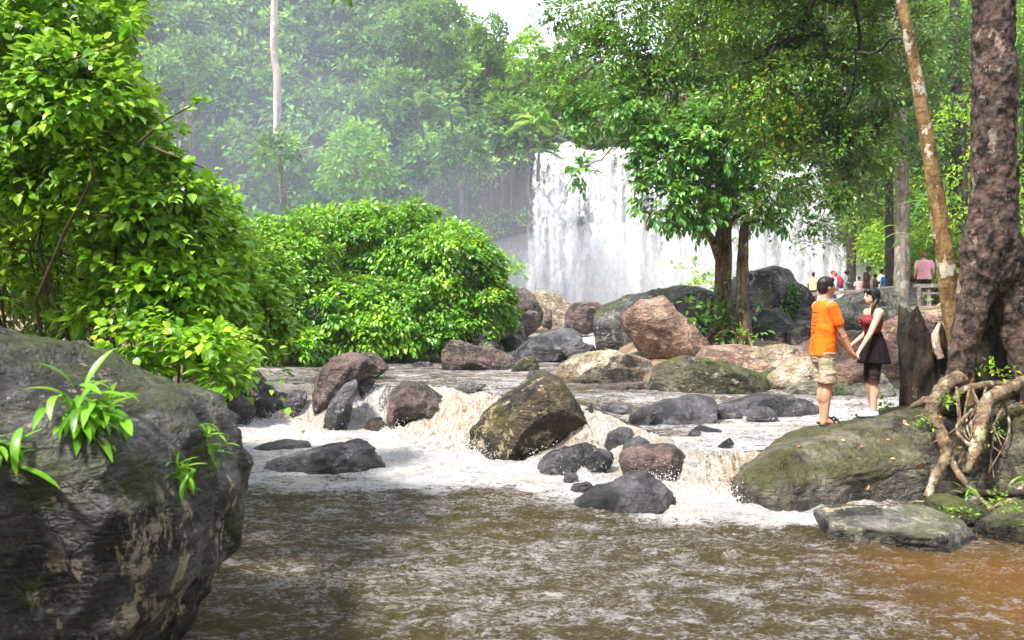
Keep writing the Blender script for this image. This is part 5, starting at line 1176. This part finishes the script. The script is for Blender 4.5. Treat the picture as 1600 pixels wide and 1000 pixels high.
def ik(a, b, l1, l2, pole):
    a, b, pole = (np.asarray(v, float) for v in (a, b, pole)); d = b - a; L = min(np.linalg.norm(d), (l1 + l2) * .998); u = unit(d); b = a + u * L
    x = (l1 * l1 - l2 * l2 + L * L) / (2 * L); h = math.sqrt(max(l1 * l1 - x * x, 1e-6)); q = pole - (pole @ u) * u
    return a + u * x + unit(q) * h, b

def hand(wr, dirv, palm, s, curl=.5, spread=.16):
    """palm and five separate bent fingers; palm = direction the palm faces"""
    d = unit(np.asarray(dirv, float)); pn = np.asarray(palm, float); pn = unit(pn - (pn @ d) * d); w = np.cross(d, pn); g = []
    R = np.stack([w, d, pn], -1); c = wr + d * .045 * s; g.append(ell(c, (.036 * s, .050 * s, .0145 * s), R, 2)); g.append(capsule(wr - d * .02 * s, .022 * s, wr + d * .02 * s, .024 * s, 10))
    for i, (off, L) in enumerate([(-.027, .068), (-.009, .078), (.009, .072), (.026, .056)]):
        k = wr + d * .085 * s + w * off * s; a = curl * .5; fd = unit(d + w * (i - 1.5) * spread); p = k - d * .02 * s
        for j, f in enumerate((.45, .32, .23)):
            v = unit(fd * math.cos(a) + pn * math.sin(a)); q = p + v * (L * f + (.02 if j == 0 else 0)) * s; g.append(capsule(p, (.0088 - .0008 * j) * s, q, (.0082 - .0008 * j) * s, 8)); p = q; a += curl * .9
    p = wr + d * .03 * s - w * .028 * s; v = unit(d * .65 - w * .75 + pn * .35); q = p + v * .040 * s; g.append(capsule(p, .0115 * s, q, .0095 * s, 8)); g.append(capsule(q, .0095 * s, q + unit(v + d * .6 + pn * curl) * .030 * s, .008 * s, 8))
    return g

def person(label, foot, yaw, H, skinm, shirt=None, shirt_kind='tee', pants=None, pants_len=.05, hairm=HAIR, hair='short', arms=None, palms=None, lean=0.0, bow=0.0, vox=.02, build=1.0, female=False, feet='shoe', shoem=None, fdiff=.09, step=.03, group=None, hands=True, fine=False, curl=.6):
    th = empty('person', foot, label, 'person', group); th.rotation_euler = (0, 0, yaw)
    Rz = np.array([[math.cos(yaw), math.sin(yaw), 0], [-math.sin(yaw), math.cos(yaw), 0], [0, 0, 1]])
    loc = lambda wpt: Rz @ (np.asarray(wpt, float) - np.asarray(foot, float))
    sw = (.098 if female else .112) * H * (1 + (build - 1) * .6); hipw = .050 * H * build; w = .06 * H
    lz = lambda z: np.array([lean * (z - .5) * H if z > .5 else 0, 0, z * H])
    chest, neck0 = lz(.735), lz(.835); head = lz(.925) + np.array([.012 + bow * .07, 0, -bow * .035]) * H
    B = []
    for s in (-1, 1):
        hp = np.array([0, s * hipw, .50 * H]); kn = np.array([.012 * H + s * step * .3, s * hipw * 1.05, .285 * H]); an = np.array([s * step, s * hipw * 1.1, .045 * H])
        B += [capsule(hp, .050 * H * build, kn, .033 * H, 16), capsule(kn, .032 * H, an, .0205 * H, 16), ell(kn * .62 + an * .38 + [-.010 * H, 0, 0], (.031 * H, .029 * H, .062 * H))]
        B += [capsule(an + [0, 0, -.008 * H], .022 * H, an + [-.012 * H, 0, -.026 * H], .019 * H, 12), capsule(an + [.0, 0, -.012 * H], .021 * H, an + [.095 * H, s * .006 * H, -.034 * H], .0125 * H, 12), ell(an + [.085 * H, s * .006 * H, -.035 * H], (.030 * H, .024 * H, .011 * H))]
    B += [loft([(z * H, lz(z)[0] + cx * H, 0, rx * H * build, ry * H * (1 + (build - 1) * .7)) for z, cx, rx, ry in
               ([(.46, -.005, .050, .075), (.50, -.008, .068, .092), (.55, -.004, .060, .084), (.61, .004, .052, .068), (.67, .004, .056, .074), (.735, .006, .066, .088), (.79, .0, .056, .090), (.82, -.006, .040, .070), (.84, -.006, .028, .03)] if female else
                [(.46, -.005, .052, .078), (.50, -.008, .064, .088), (.56, -.002, .058, .084), (.62, .002, .060, .083), (.68, .004, .064, .090), (.745, .004, .068, .100), (.79, -.002, .060, .104), (.82, -.006, .044, .078), (.84, -.006, .03, .034)])], 36)]
    if female: B += [ell(lz(.735) + [.056 * H, s * .036 * H, 0], (.034 * H, .032 * H, .034 * H)) for s in (-1, 1)]
    B += [capsule(neck0 - [.012 * H, 0, .02 * H], .032 * H, head - [.008 * H, 0, .03 * H], .029 * H, 14)]
    hr = H if not fine else H
    cb, sb = math.cos(bow * .9), math.sin(bow * .9); Rb = np.array([[cb, 0, sb], [0, 1, 0], [-sb, 0, cb]])
    Hh = H * .92
    hx = lambda v: head + Rb @ (np.array(v) * Hh)
    HD = [ell(hx((-.006, 0, .012)), (.057 * Hh, .046 * Hh, .056 * Hh), Rb), ell(hx((.012, 0, -.022)), (.040 * Hh, .036 * Hh, .046 * Hh), Rb), ell(hx((.034, 0, -.046)), (.016 * Hh, .017 * Hh, .014 * Hh), Rb)]
    HD += [capsule(hx((.050, 0, .004)), .0050 * Hh, hx((.060, 0, -.017)), .0085 * Hh, 10), ell(hx((.047, 0, -.034)), (.009 * Hh, .014 * Hh, .0055 * Hh), Rb), ell(hx((.044, 0, .016)), (.010 * Hh, .026 * Hh, .006 * Hh), Rb)]
    for s in (-1, 1): HD.append(ell(hx((-.006, s * .046, -.006)), (.011 * Hh, .006 * Hh, .018 * Hh), Rb, 2))
    B += HD
    sh, elb, wri = [], [], []
    l1, l2 = .172 * H, .148 * H
    for i, s in enumerate((-1, 1)):
        S_ = lz(.80) + np.array([-.004 * H, s * sw, 0]); tgt = loc(arms[i]) if arms is not None and arms[i] is not None else S_ + np.array([.05 * H, s * .03 * H, -.30 * H])
        E, W = ik(S_, tgt, l1, l2, np.array([-.5, s * .35, -1.0])); sh.append(S_); elb.append(E); wri.append(W)
        B += [capsule(S_, .030 * H * (1 + (build - 1) * .5), E, .0215 * H, 14), capsule(E, .0215 * H, W, .0145 * H, 14), ell(E * .7 + W * .3, (.0225 * H,) * 3, None, 2), ell(S_ + [0, -s * .008 * H, .0], (.036 * H, .034 * H, .034 * H))]
        if hands:
            pl = Rz @ np.asarray(palms[i], float) if palms is not None and palms[i] is not None else np.array([0, -s, 0.]); B += hand(W, unit(W - E) * .85 + np.array([.1, 0, -.1]), pl, H / 1.72, curl)
    put('body', remesh(B, vox, 2 if fine else 1), skinm, th)
    # face
    for s in (-1, 1):
        put('eye', ell(hx((.0455, s * .018, .004)), (.006 * Hh, .0085 * Hh, .0042 * Hh), Rb, 2), EYE, th)
        if fine: put('eyebrow', ell(hx((.0475, s * .019, .0175)), (.005 * Hh, .013 * Hh, .0026 * Hh), Rb, 2), hairm, th)
    put('mouth', ell(hx((.0515, 0, -.0335)), (.0055 * Hh, .0125 * Hh, .0036 * Hh), Rb, 2), LIP, th)
    # hair
    G = [ell(hx((-.013, 0, .024)), (.060 * Hh, .052 * Hh, .055 * Hh), Rb), ell(hx((-.030, 0, -.004)), (.042 * Hh, .047 * Hh, .050 * Hh), Rb)]
    if hair == 'short':
        G += [ell(hx((.018, s_ * .012, .052)), (.032 * Hh, .026 * Hh, .020 * Hh), Rb) for s_ in (-1, 1)] + [ell(hx((-.008, s_ * .042, .015)), (.016 * Hh, .010 * Hh, .022 * Hh), Rb) for s_ in (-1, 1)]
    else:
        G += [ell(hx((.030, s_ * .018, .040)), (.026 * Hh, .026 * Hh, .024 * Hh), Rb) for s_ in (-1, 1)] + [ell(hx((-.004, s_ * .044, -.004)), (.022 * Hh, .010 * Hh, .045 * Hh), Rb) for s_ in (-1, 1)]
        if hair == 'pigtails':
            G += [ell(hx((-.02, 0, -.03)), (.04 * Hh, .045 * Hh, .03 * Hh), Rb)]
            for s, e in ((-1, (-.095, -.055, -.165)), (1, (.035, .07, -.16))):
                p0 = hx((-.022, s * .045, -.035)); p1 = hx((e[0] * .45, s * .062, -.085)); p2 = hx((e[0], e[1], e[2])); G += [capsule(p0, .020 * Hh, p1, .016 * Hh, 10), capsule(p1, .016 * Hh, p2, .008 * Hh, 10)]
        elif hair == 'ponytail':
            G += [capsule(hx((-.06, 0, .02)), .018 * Hh, hx((-.085, .01, -.07)), .012 * Hh, 10)]
        elif hair == 'bun': G += [ell(hx((-.075, 0, .0)), (.022 * Hh,) * 3)]
    g = remesh(G, vox * .8, 1); V = g[0]; V = V + unit(V - head) * (fbm(V * np.array([38, 38, 11]), 3, 4, ridge=True) * .0035 * Hh)[:, None]; ho = put('hair', (V, g[1]), hairm, th)
    # garments
    if shirt:
        zb = {'tee': .465, 'band': .655, 'long': .45}[shirt_kind]
        if shirt_kind == 'band':
            rings = [(z * H, lz(z)[0] + cx * H, 0, rx * H, ry * H) for z, cx, rx, ry in [(.650, .004, .0575, .077), (.665, .004, .0600, .080), (.70, .006, .068, .087), (.735, .008, .078, .094), (.765, .006, .070, .094), (.785, .003, .062, .093)]]
            g = remesh([loft(rings, 44)] + [ell(lz(.735) + [.060 * H, s * .037 * H, 0], (.037 * H, .037 * H, .038 * H)) for s in (-1, 1)], vox, 2)
        else:
            rr = build; rings = [(z * H, lz(z)[0] + cx * H, 0, rx * H * rr, ry * H * (1 + (rr - 1) * .7)) for z, cx, rx, ry in
                     [(zb, -.006, .084, .108), (zb + .01, -.006, .085, .109), (.54, -.004, .080, .103), (.60, .0, .076, .100), (.67, .002, .078, .104), (.735, .002, .076, .106), (.785, -.006, .066, .104), (.814, -.010, .056, .088), (.835, -.010, .042, .050)]]
            def fold(th_, u): return .022 * np.sin(th_ * 5 + u * 4) * (1 - u) + .012 * np.sin(th_ * 9 + 7 * u)
            g = [loft(rings, 60, fold)]
            for i in (0, 1):
                e = sh[i] + (elb[i] - sh[i]) * (.68 if shirt_kind == 'tee' else 1.0); g.append(capsule(sh[i] + [0, 0, -.006 * H], .0355 * H, e, .0345 * H, 20))
                if shirt_kind == 'long': g.append(capsule(elb[i], .032 * H, wri[i], .024 * H, 14))
            g = remesh(g, vox, 2)
            V = g[0]; V = V + unit(V - lz(.65)) * (fbm(V * np.array([7, 7, 4]) + [0, 0, 3], 3, 2, ridge=True) * .010 * H * smooth(.82 * H, .75 * H, V[:, 2]))[:, None]; g = (V, g[1])
        put('shirt' if shirt_kind != 'band' else 'crop_top', g, shirt, th)
    if pants:
        g = [loft([(z * H, cx * H, 0, rx * H * build, ry * H * build) for z, cx, rx, ry in [(.42, -.006, .062, .088), (.47, -.008, .076, .098), (.52, -.008, .074, .095), (.575, -.004, .064, .088), (.585, -.004, .064, .088)]], 40)]
        for s in (-1, 1):
            hp = np.array([-.004 * H, s * hipw, .49 * H]); kn = np.array([.012 * H + s * step * .3, s * hipw * 1.08, .285 * H]); an = np.array([s * step, s * hipw * 1.1, .05 * H])
            if pants_len > .2: e = kn + (hp - kn) * (pants_len - .285) / .205; g.append(loft([(e[2], e[0], e[1], .053 * H, .053 * H), (e[2] + .02 * H, e[0], e[1], .054 * H, .053 * H), ((e[2] + hp[2]) / 2, (e[0] + hp[0]) / 2, (e[1] + hp[1]) / 2, .056 * H * build, .056 * H), (hp[2], hp[0], hp[1], .064 * H * build, .060 * H)], 30, lambda t_, u: .03 * np.sin(3 * t_ + 2)))
            else: g += [capsule(hp, .056 * H * build, kn, .041 * H, 16), capsule(kn, .041 * H, an, .030 * H, 16)]
        g = remesh(g, vox, 2); V = g[0]; V = V + unit(V * [1, 1, 0]) * (fbm(V * np.array([6, 6, 9]), 3, 8, ridge=True) * .008 * H)[:, None]; put('trousers' if pants_len < .2 else 'shorts', (V, g[1]), pants, th)
    for s in (-1, 1):
        an = np.array([s * step, s * hipw * 1.1, 0.0]); c = an + [.045 * H, s * .003 * H, 0]
        def sole(z0, z1, grow): return loft([(z, c[0], c[1], (.083 + grow) * H, (.028 + grow * .5) * H) for z in (z0 * H, z1 * H)], 30, lambda t_, u: -.10 * np.maximum(0, -np.cos(t_)) * np.abs(np.sin(t_)))
        if feet == 'sandal':
            sd = put('sandal', sole(.0, .013, .003), SHOE_B, th)
            for dx in (.030, .062): put('strap', tube([c + [(dx - .045 + .02) * H, y * H, z * H] for y, z in ((-.030, .010), (-.024, .034), (0, .043), (.024, .034), (.030, .010))], np.full(5, .0065 * H), 8, 14), SHOE_B, sd)
        elif feet == 'shoe':
            so = put('shoe', remesh([ell(an + [.075 * H, s * .004 * H, .018 * H], (.050 * H, .030 * H, .021 * H)), ell(an + [-.0 * H, 0, .024 * H], (.040 * H, .027 * H, .030 * H)), ell(an + [.04 * H, 0, .018 * H], (.055 * H, .028 * H, .022 * H))], max(vox * .8, .006), 1), shoem or SHOE_B, th); put('sole', sole(-.002, .009, .004), SHOE_B, so)
    th_data = dict(head=head, sh=sh, elb=elb, wri=wri, hx=hx, H=H)
    return th, th_data

# standing spots measured on the slab
mx, mD = (1287 - CX) / F * 9.2, 9.2; mz = hit('slab', mx + .04, mD)
wx, wD = (1364 - CX) / F * 9.2, 9.2; wz = hit('slab', wx - .03, wD)
print('slab heights', mz, wz, 'wanted', at(0, 672, 9.2)[2], at(0, 660, 9.4)[2])
TEE = cloth('orange_tee', (.90, .13, .008), .85, .5, .05); KHAKI = cloth('khaki_shorts', (.36, .29, .20), .9, .9); MAROON = cloth('maroon_top', (.17, .030, .036), .8, .7)
PLUM = cloth('plum_skirt', (.011, .005, .0075), .95, .3); LEGG = cloth('brown_leggings', (.028, .014, .014), .75, .2); WHITE = plain('white_canvas', (.62, .64, .64), .6)
hA = at(1337, 551, 9.02); hB = at(1324, 543, 9.38)
man, md = person('man in an orange t-shirt and khaki shorts holding hands with the woman on the slab', (mx, mD, mz), math.radians(5), 1.72, SK_M, TEE, 'tee', KHAKI, .285, arms=(hA + [-.05, 0, .01], hB + [-.035, 0, 0]), palms=((.2, .3, 1), (.2, -.3, 1)), vox=.0085, build=.93, feet='sandal', lean=.03, step=.03, fine=True, curl=.75)
wom, wd = person('woman in a maroon crop top and dark pleated skirt facing the man on the slab', (wx, wD, wz), math.radians(180 + 2), 1.50, SK_W, MAROON, 'band', LEGG, .05, hair='pigtails', arms=(hB + [.05, 0, .03], hA + [.05, 0, .03]), palms=((-.2, 0, -1), (-.2, 0, -1)), vox=.008, build=.94, female=True, feet='shoe', shoem=WHITE, step=.03, fine=True, curl=.75)
for o in list(wom.children):
    if o.name.startswith('trousers'):
        me = o.data; co = np.empty(len(me.vertices) * 3, np.float32); me.vertices.foreach_get('co', co); co = co.reshape(-1, 3)
        bm = bmesh.new(); bm.from_mesh(me); bmesh.ops.delete(bm, geom=[v for v in bm.verts if v.co.z < .255 * 1.50], context='VERTS')
        for v in bm.verts:
            if v.co.z < .45 * 1.50:
                cyv = math.copysign(.052 * 1.50 , v.co.y); v.co.x = v.co.x * .93; v.co.y = cyv + (v.co.y - cyv) * .93
        bm.to_mesh(me); bm.free(); o.name = 'leggings'
H = 1.50
def pleat(t_, u): return .055 * u * np.sign(np.sin(t_ * 15)) * np.abs(np.sin(t_ * 15)) ** .6
sk = [(z * H, -.006 * H, 0, rx * H, ry * H) for z, rx, ry in [(.645, .056, .074), (.63, .060, .080), (.60, .070, .089), (.56, .084, .100), (.51, .095, .108), (.46, .106, .116), (.425, .113, .122), (.412, .115, .124), (.417, .110, .118)]]
put('skirt', loft(sk, 220, pleat), PLUM, wom); put('waistband', loft([(.626 * H, -.004 * H, 0, .063 * H, .083 * H), (.652 * H, -.002 * H, 0, .059 * H, .077 * H)], 40), PLUM, wom)
for s in (-1, 1): put('neck_strap', tube([np.array([.055, s * .035, .775]) * H, np.array([.035, s * .045, .815]) * H, np.array([-.02, s * .03, .845]) * H], [.0035, .0035, .0035], 6, 14), plain('tan_strap', (.35, .2, .13), .6), wom)
for z in (.752, .725, .700): put('bow_tie', ell(np.array([.100, 0, z]) * H, (.008 * H, .016 * H, .008 * H), None, 2), MAROON, wom)
# dark print running down the back of the orange shirt: small outlined blocks and a line across the shoulders
for o in man.children:
    if o.name.startswith('shirt'):
        me = o.data; bv = BVHTree.FromPolygons([v.co[:] for v in me.vertices], [p.vertices[:] for p in me.polygons])
INK = plain('dark_print', (.035, .012, .012), .8)
def on_back(y, z):
    h = bv.ray_cast(Vector((-.6, y, z)), Vector((1, 0, 0))); return np.array(h[0]) + [-.0025, 0, 0] if h[0] is not None else None
def ink(path):
    pts = [on_back(y, z) for y, z in path]; pts = [p_ for p_ in pts if p_ is not None]
    return tube(pts, np.full(len(pts), .0034), 4, max(4, 3 * len(pts))) if len(pts) > 1 else None
ln = lambda a, b, n=5: [(a[0] + (b[0] - a[0]) * i / (n - 1), a[1] + (b[1] - a[1]) * i / (n - 1)) for i in range(n)]
Z0 = 1.30; pr = [ink(ln((.08, Z0), (-.08, Z0), 8))]
for k, zc in enumerate((1.21, 1.125, 1.04)):
    for a, b in (((-.045, zc + .03), (.045, zc + .03)), ((.045, zc + .03), (.045, zc - .025)), ((-.045, zc - .025), (-.045, zc + .03)), ((-.045, zc - .025), (.045, zc - .025))):
        if (k, a[1] < zc) != (2, True): pr.append(ink(ln(a, b)))
pr += [ink([(.035 * math.cos(q), .955 + .035 * math.sin(q)) for q in np.linspace(.6, 5.6, 12)]), ink(ln((0, .90), (0, .84)))]
put('back_print', join([g for g in pr if g is not None]), INK, man, False)

# visitors on the viewing platform
dz = 2.04
def far(label, px, D, z, H, yaw, skinm, shc, pc, **k):
    return person(label, (at(px, 0, D)[0], D, z), math.radians(yaw), H, skinm, cloth('cloth_' + k.pop('cn'), shc), k.pop('sk', 'tee'), cloth('trouser_cloth', pc), k.pop('pl', .05), vox=.022, hands=k.pop('hands', False), **k)
V_ = 'visitors on the viewing platform'
far('dark haired person in a cream yellow shirt at the left end of the railing', 1271, 36, dz, 1.55, 60, SK_D, (.62, .45, .25), (.05, .05, .06), cn='cream', group=V_)
far('woman in a bright red top facing the camera near a maroon backpack', 1301, 36.5, dz, 1.66, -60, SK_P, (.70, .03, .05), (.08, .09, .12), cn='red', hair='long', hairm=HAIR_R, group=V_)
bp, bd = far('woman in a white top wearing a red and maroon backpack', 1305, 35.5, dz, 1.52, 160, SK_P, (.75, .72, .74), (.03, .04, .09), cn='white', hair='bun', hairm=HAIR_R, group=V_)
put('backpack', remesh([ell((-.22, 0, 1.05), (.15, .17, .27)), ell((-.28, 0, .95), (.12, .14, .16))], .02), plain('maroon_pack', (.24, .015, .08), .7), bp)
put('pack_trim', remesh([ell((-.15, 0, 1.20), (.14, .16, .17))], .02), plain('red_pack', (.6, .02, .03), .7), bp)
far('woman in a grey green long sleeved outfit with her hair in a bun', 1323, 34.5, dz, 1.58, -10, SK_D, (.13, .16, .16), (.14, .15, .15), cn='sage', sk='long', hair='bun', female=True, group=V_, arms=((at(1330, 443, 34.3)), (at(1331, 444, 34.8))))
far('child in a pale pink patterned shirt beside the railing', 1342, 36, dz, 1.36, 80, SK_D, (.55, .30, .34), (.5, .45, .45), cn='pink_child', group=V_)
far('tall man in a dark brown shirt looking down at the railing', 1354, 33, dz, 1.70, -15, SK_D, (.065, .025, .02), (.03, .02, .02), cn='brown', sk='long', group=V_, bow=.5)
far('small dark child in red trousers sitting by the group in blue and white', 1368, 33.5, dz, 1.38, -20, SK_D, (.10, .05, .04), (.4, .03, .04), cn='child_dark', sk='long', group=V_, arms=(at(1374, 440, 33.3), at(1375, 442, 33.6)))
far('person in a pale green shirt behind the one in blue', 1377, 34, dz, 1.62, 20, SK_D, (.5, .58, .48), (.05, .05, .07), cn='pale_green', group=V_)
far('person in a bright blue shirt hugging by the railing', 1384, 33, dz, 1.48, 100, SK_D, (.01, .16, .50), (.03, .03, .05), cn='blue', group=V_)
far('person in a white shirt with an arm round the one in blue', 1391, 33.6, dz, 1.54, 170, SK_W, (.72, .74, .82), (.03, .03, .05), cn='white_two', group=V_, arms=(at(1379, 440, 33.0), None))
pk, _ = far('heavy person in a pink shirt and black shorts seen from behind with head bowed', 1444, 28, at(0, 475, 28)[2], 1.86, 84, SK_P, (.74, .36, .42), (.02, .02, .022), cn='pink', pl=.29, build=1.22, hair='ponytail', hairm=HAIR_R, bow=.5, group=V_)

# railing and deck
WOOD = bark('weathered_wood', (.11, .09, .08), (.26, .225, .20), (.33, .30, .27), (.3, 1, 1), 9, .4, .4)
def plank(p, q, hgt, dep, name, par):
    p, q = np.asarray(p, float), np.asarray(q, float); d = unit(q - p); z = np.array([0, 0, 1.]); y = unit(np.cross(z, d)); zz = np.cross(d, y)
    return part(name, box((p + q) / 2, (np.linalg.norm(q - p), dep, hgt), np.stack([d, y, zz], -1)), WOOD, par, False)
rl = empty('wooden_railing', at(1400, 478, 27), 'weathered grey wooden railing crossing behind the couple', 'railing')
pA, pB, pC_, pD = at(1262, 460, 29.5), at(1345, 455, 28.5), at(1425, 447, 27.2), at(1512, 445, 26.6)
for a, b in ((pA, pB), (pB + [.003, 0, 0], pC_), (pC_ + [.003, 0, 0], pD)): plank(a, b, .13, .20, 'rail', rl)
for a, b in ((at(1400, 459, 27.3), at(1512, 457, 26.7)), (at(1296, 468, 29.1), at(1345, 466, 28.6))): plank(a, b, .07, .06, 'lower_rail', rl)
for px, t_ in ((1270, .02), (1309, .45), (1345, .99), (1388, 1.5), (1403, 1.7), (1436, 2.1), (1447, 2.25), (1468, 2.5), (1500, 2.9)):
    seg = min(2, int(t_)); a, b = [(pA, pB), (pB, pC_), (pC_, pD)][seg]; p = a + (b - a) * ((at(px, 0, a[1])[0] - a[0]) / (b[0] - a[0])); g = at(0, 479, p[1])[2] - .1
    part('post', box((p[0], p[1] + .0, (p[2] - .07 + g) / 2), (.10, .09, p[2] - .07 - g)), WOOD, rl, False)
dk = empty('viewing_platform', at(1400, 490, 28), 'dark wooden platform edge under the railing at the right', 'platform')
for k in range(44):
    x = at(1258, 0, 29)[0] + k * .145; part('deck_plank', box((x, 31.3 - .02 * (k % 3), dz - .05), (.135, 8.2 + .06 * (k % 4), .05)), WOOD, dk, False)
part('edge_beam', box((at(1468, 0, 27)[0], 26.95, 2.00), (2.0, .10, .10)), WOOD, dk, False)
for k in range(14): part('deck_plank', box((at(1424, 0, 27)[0] + .07 + k * .14, 28.0, 2.02), (.13, 2.0, .05)), WOOD, dk, False)
part('underside_shade', box((at(1468, 0, 27)[0], 27.2, 1.62), (1.9, .12, .55)), plain('deck_shade', (.01, .009, .008), .9), dk, False)  # near black panel standing in for the shade beneath the deck
# small things
def bundle(label, px, py, D, r, col):  # unidentified bright objects, built as rounded cloth bundles
    th = tag(obj('float_vest', mesh_np('float_vest', *remesh([ell((0, 0, 0), r), ell((r[0] * .5, -.02, r[2] * .4), (r[0] * .6, r[1], r[2] * .6)), ell((-r[0] * .5, .02, -r[2] * .3), (r[0] * .6, r[1] * .8, r[2] * .7))], .015), plain('bundle_cloth', col, .6)), None, at(px, py, D)), label, 'cloth bundle')
bundle('orange cloth bundle lying on the left end of the railing', 1259, 456, 29.3, (.10, .09, .085), (.85, .10, .01))
bundle('yellow cloth bundle beside the orange one on the railing', 1252, 452, 29.5, (.09, .08, .08), (.85, .55, .01))
tag(obj('white_bag', mesh_np('white_bag', *remesh([ell((0, 0, 0), (.12, .08, .19)), ell((.0, 0, .1), (.09, .06, .12))], .015), plain('bag_cloth', (.65, .64, .66), .7)), None, at(1317, 465, 30)), 'white bag hanging behind the railing below the grey green woman', 'bag')
tag(obj('dark_hammock', mesh_np('dark_hammock', *remesh([tube([at(1488, 440, 27.8), at(1497, 441, 27.8), at(1510, 432, 27.9), at(1522, 420, 28)], [.10, .20, .20, .06], 12, 20)], .02), plain('navy_cloth', (.02, .028, .05), .6)), None), 'dark navy cloth bundle slung behind the railing beside the huge trunk', 'cloth')
# fallen leaves on the slab
FL = [plain('fallen_leaf_tan', (.45, .27, .14), .7), plain('fallen_leaf_red', (.35, .12, .06), .7)]
LFL = ['largest pale dry leaf near the woman on top of the slab', 'small red brown leaf on the slab right of the couple', 'red brown leaf below the pale one on the slab face', 'large dry leaf beside the long left root', 'dry leaf low on the slab face near the foam', 'pale scrap of leaf on the slab left of the man', 'tiny dry leaf on the slab between the couple', 'dry leaf lying between the two big roots', 'dry leaf right of the second big root near the top', 'reddish leaf just under the root fork', 'dry leaf at the top edge of the root bank', 'tiny red brown leaf in the middle of the slab face']
r9 = np.random.RandomState(9); fm = [mesh_np('fallen_leaf', *leaf_mesh(np.zeros((1, 3)), np.array([[0, 0, 1.]]), np.array([[1., 0, 0]]), np.array([1.]), TL8), m, False) for m in FL]
for i, (px, py, sz) in enumerate([(1410, 663, .13), (1391, 689, .06), (1398, 718, .055), (1430, 731, .10), (1352, 764, .06), (1247, 700, .05), (1320, 690, .04), (1500, 702, .05), (1560, 650, .06), (1470, 655, .05), (1530, 630, .06), (1345, 700, .03)]):
    dr = at(px, py, 1.) - np.array([0, 0, CAMZ])
    for key in ('slab', 'rootrock'):
        p_, n_ = hit_dir(key, (0, 0, CAMZ), dr)
        if p_ is not None: break
    if p_ is None: continue
    o = obj('fallen_leaf', fm[i % 2], None, p_ + n_ * .012); o.rotation_mode = 'QUATERNION'; o.rotation_quaternion = Vector([float(v) for v in n_]).to_track_quat('Z', 'Y') @ Matrix.Rotation(r9.uniform(0, 6), 3, 'Z').to_quaternion(); o.scale = (sz,) * 3
    tag(o, LFL[i], 'leaf', 'fallen leaves on the slab')
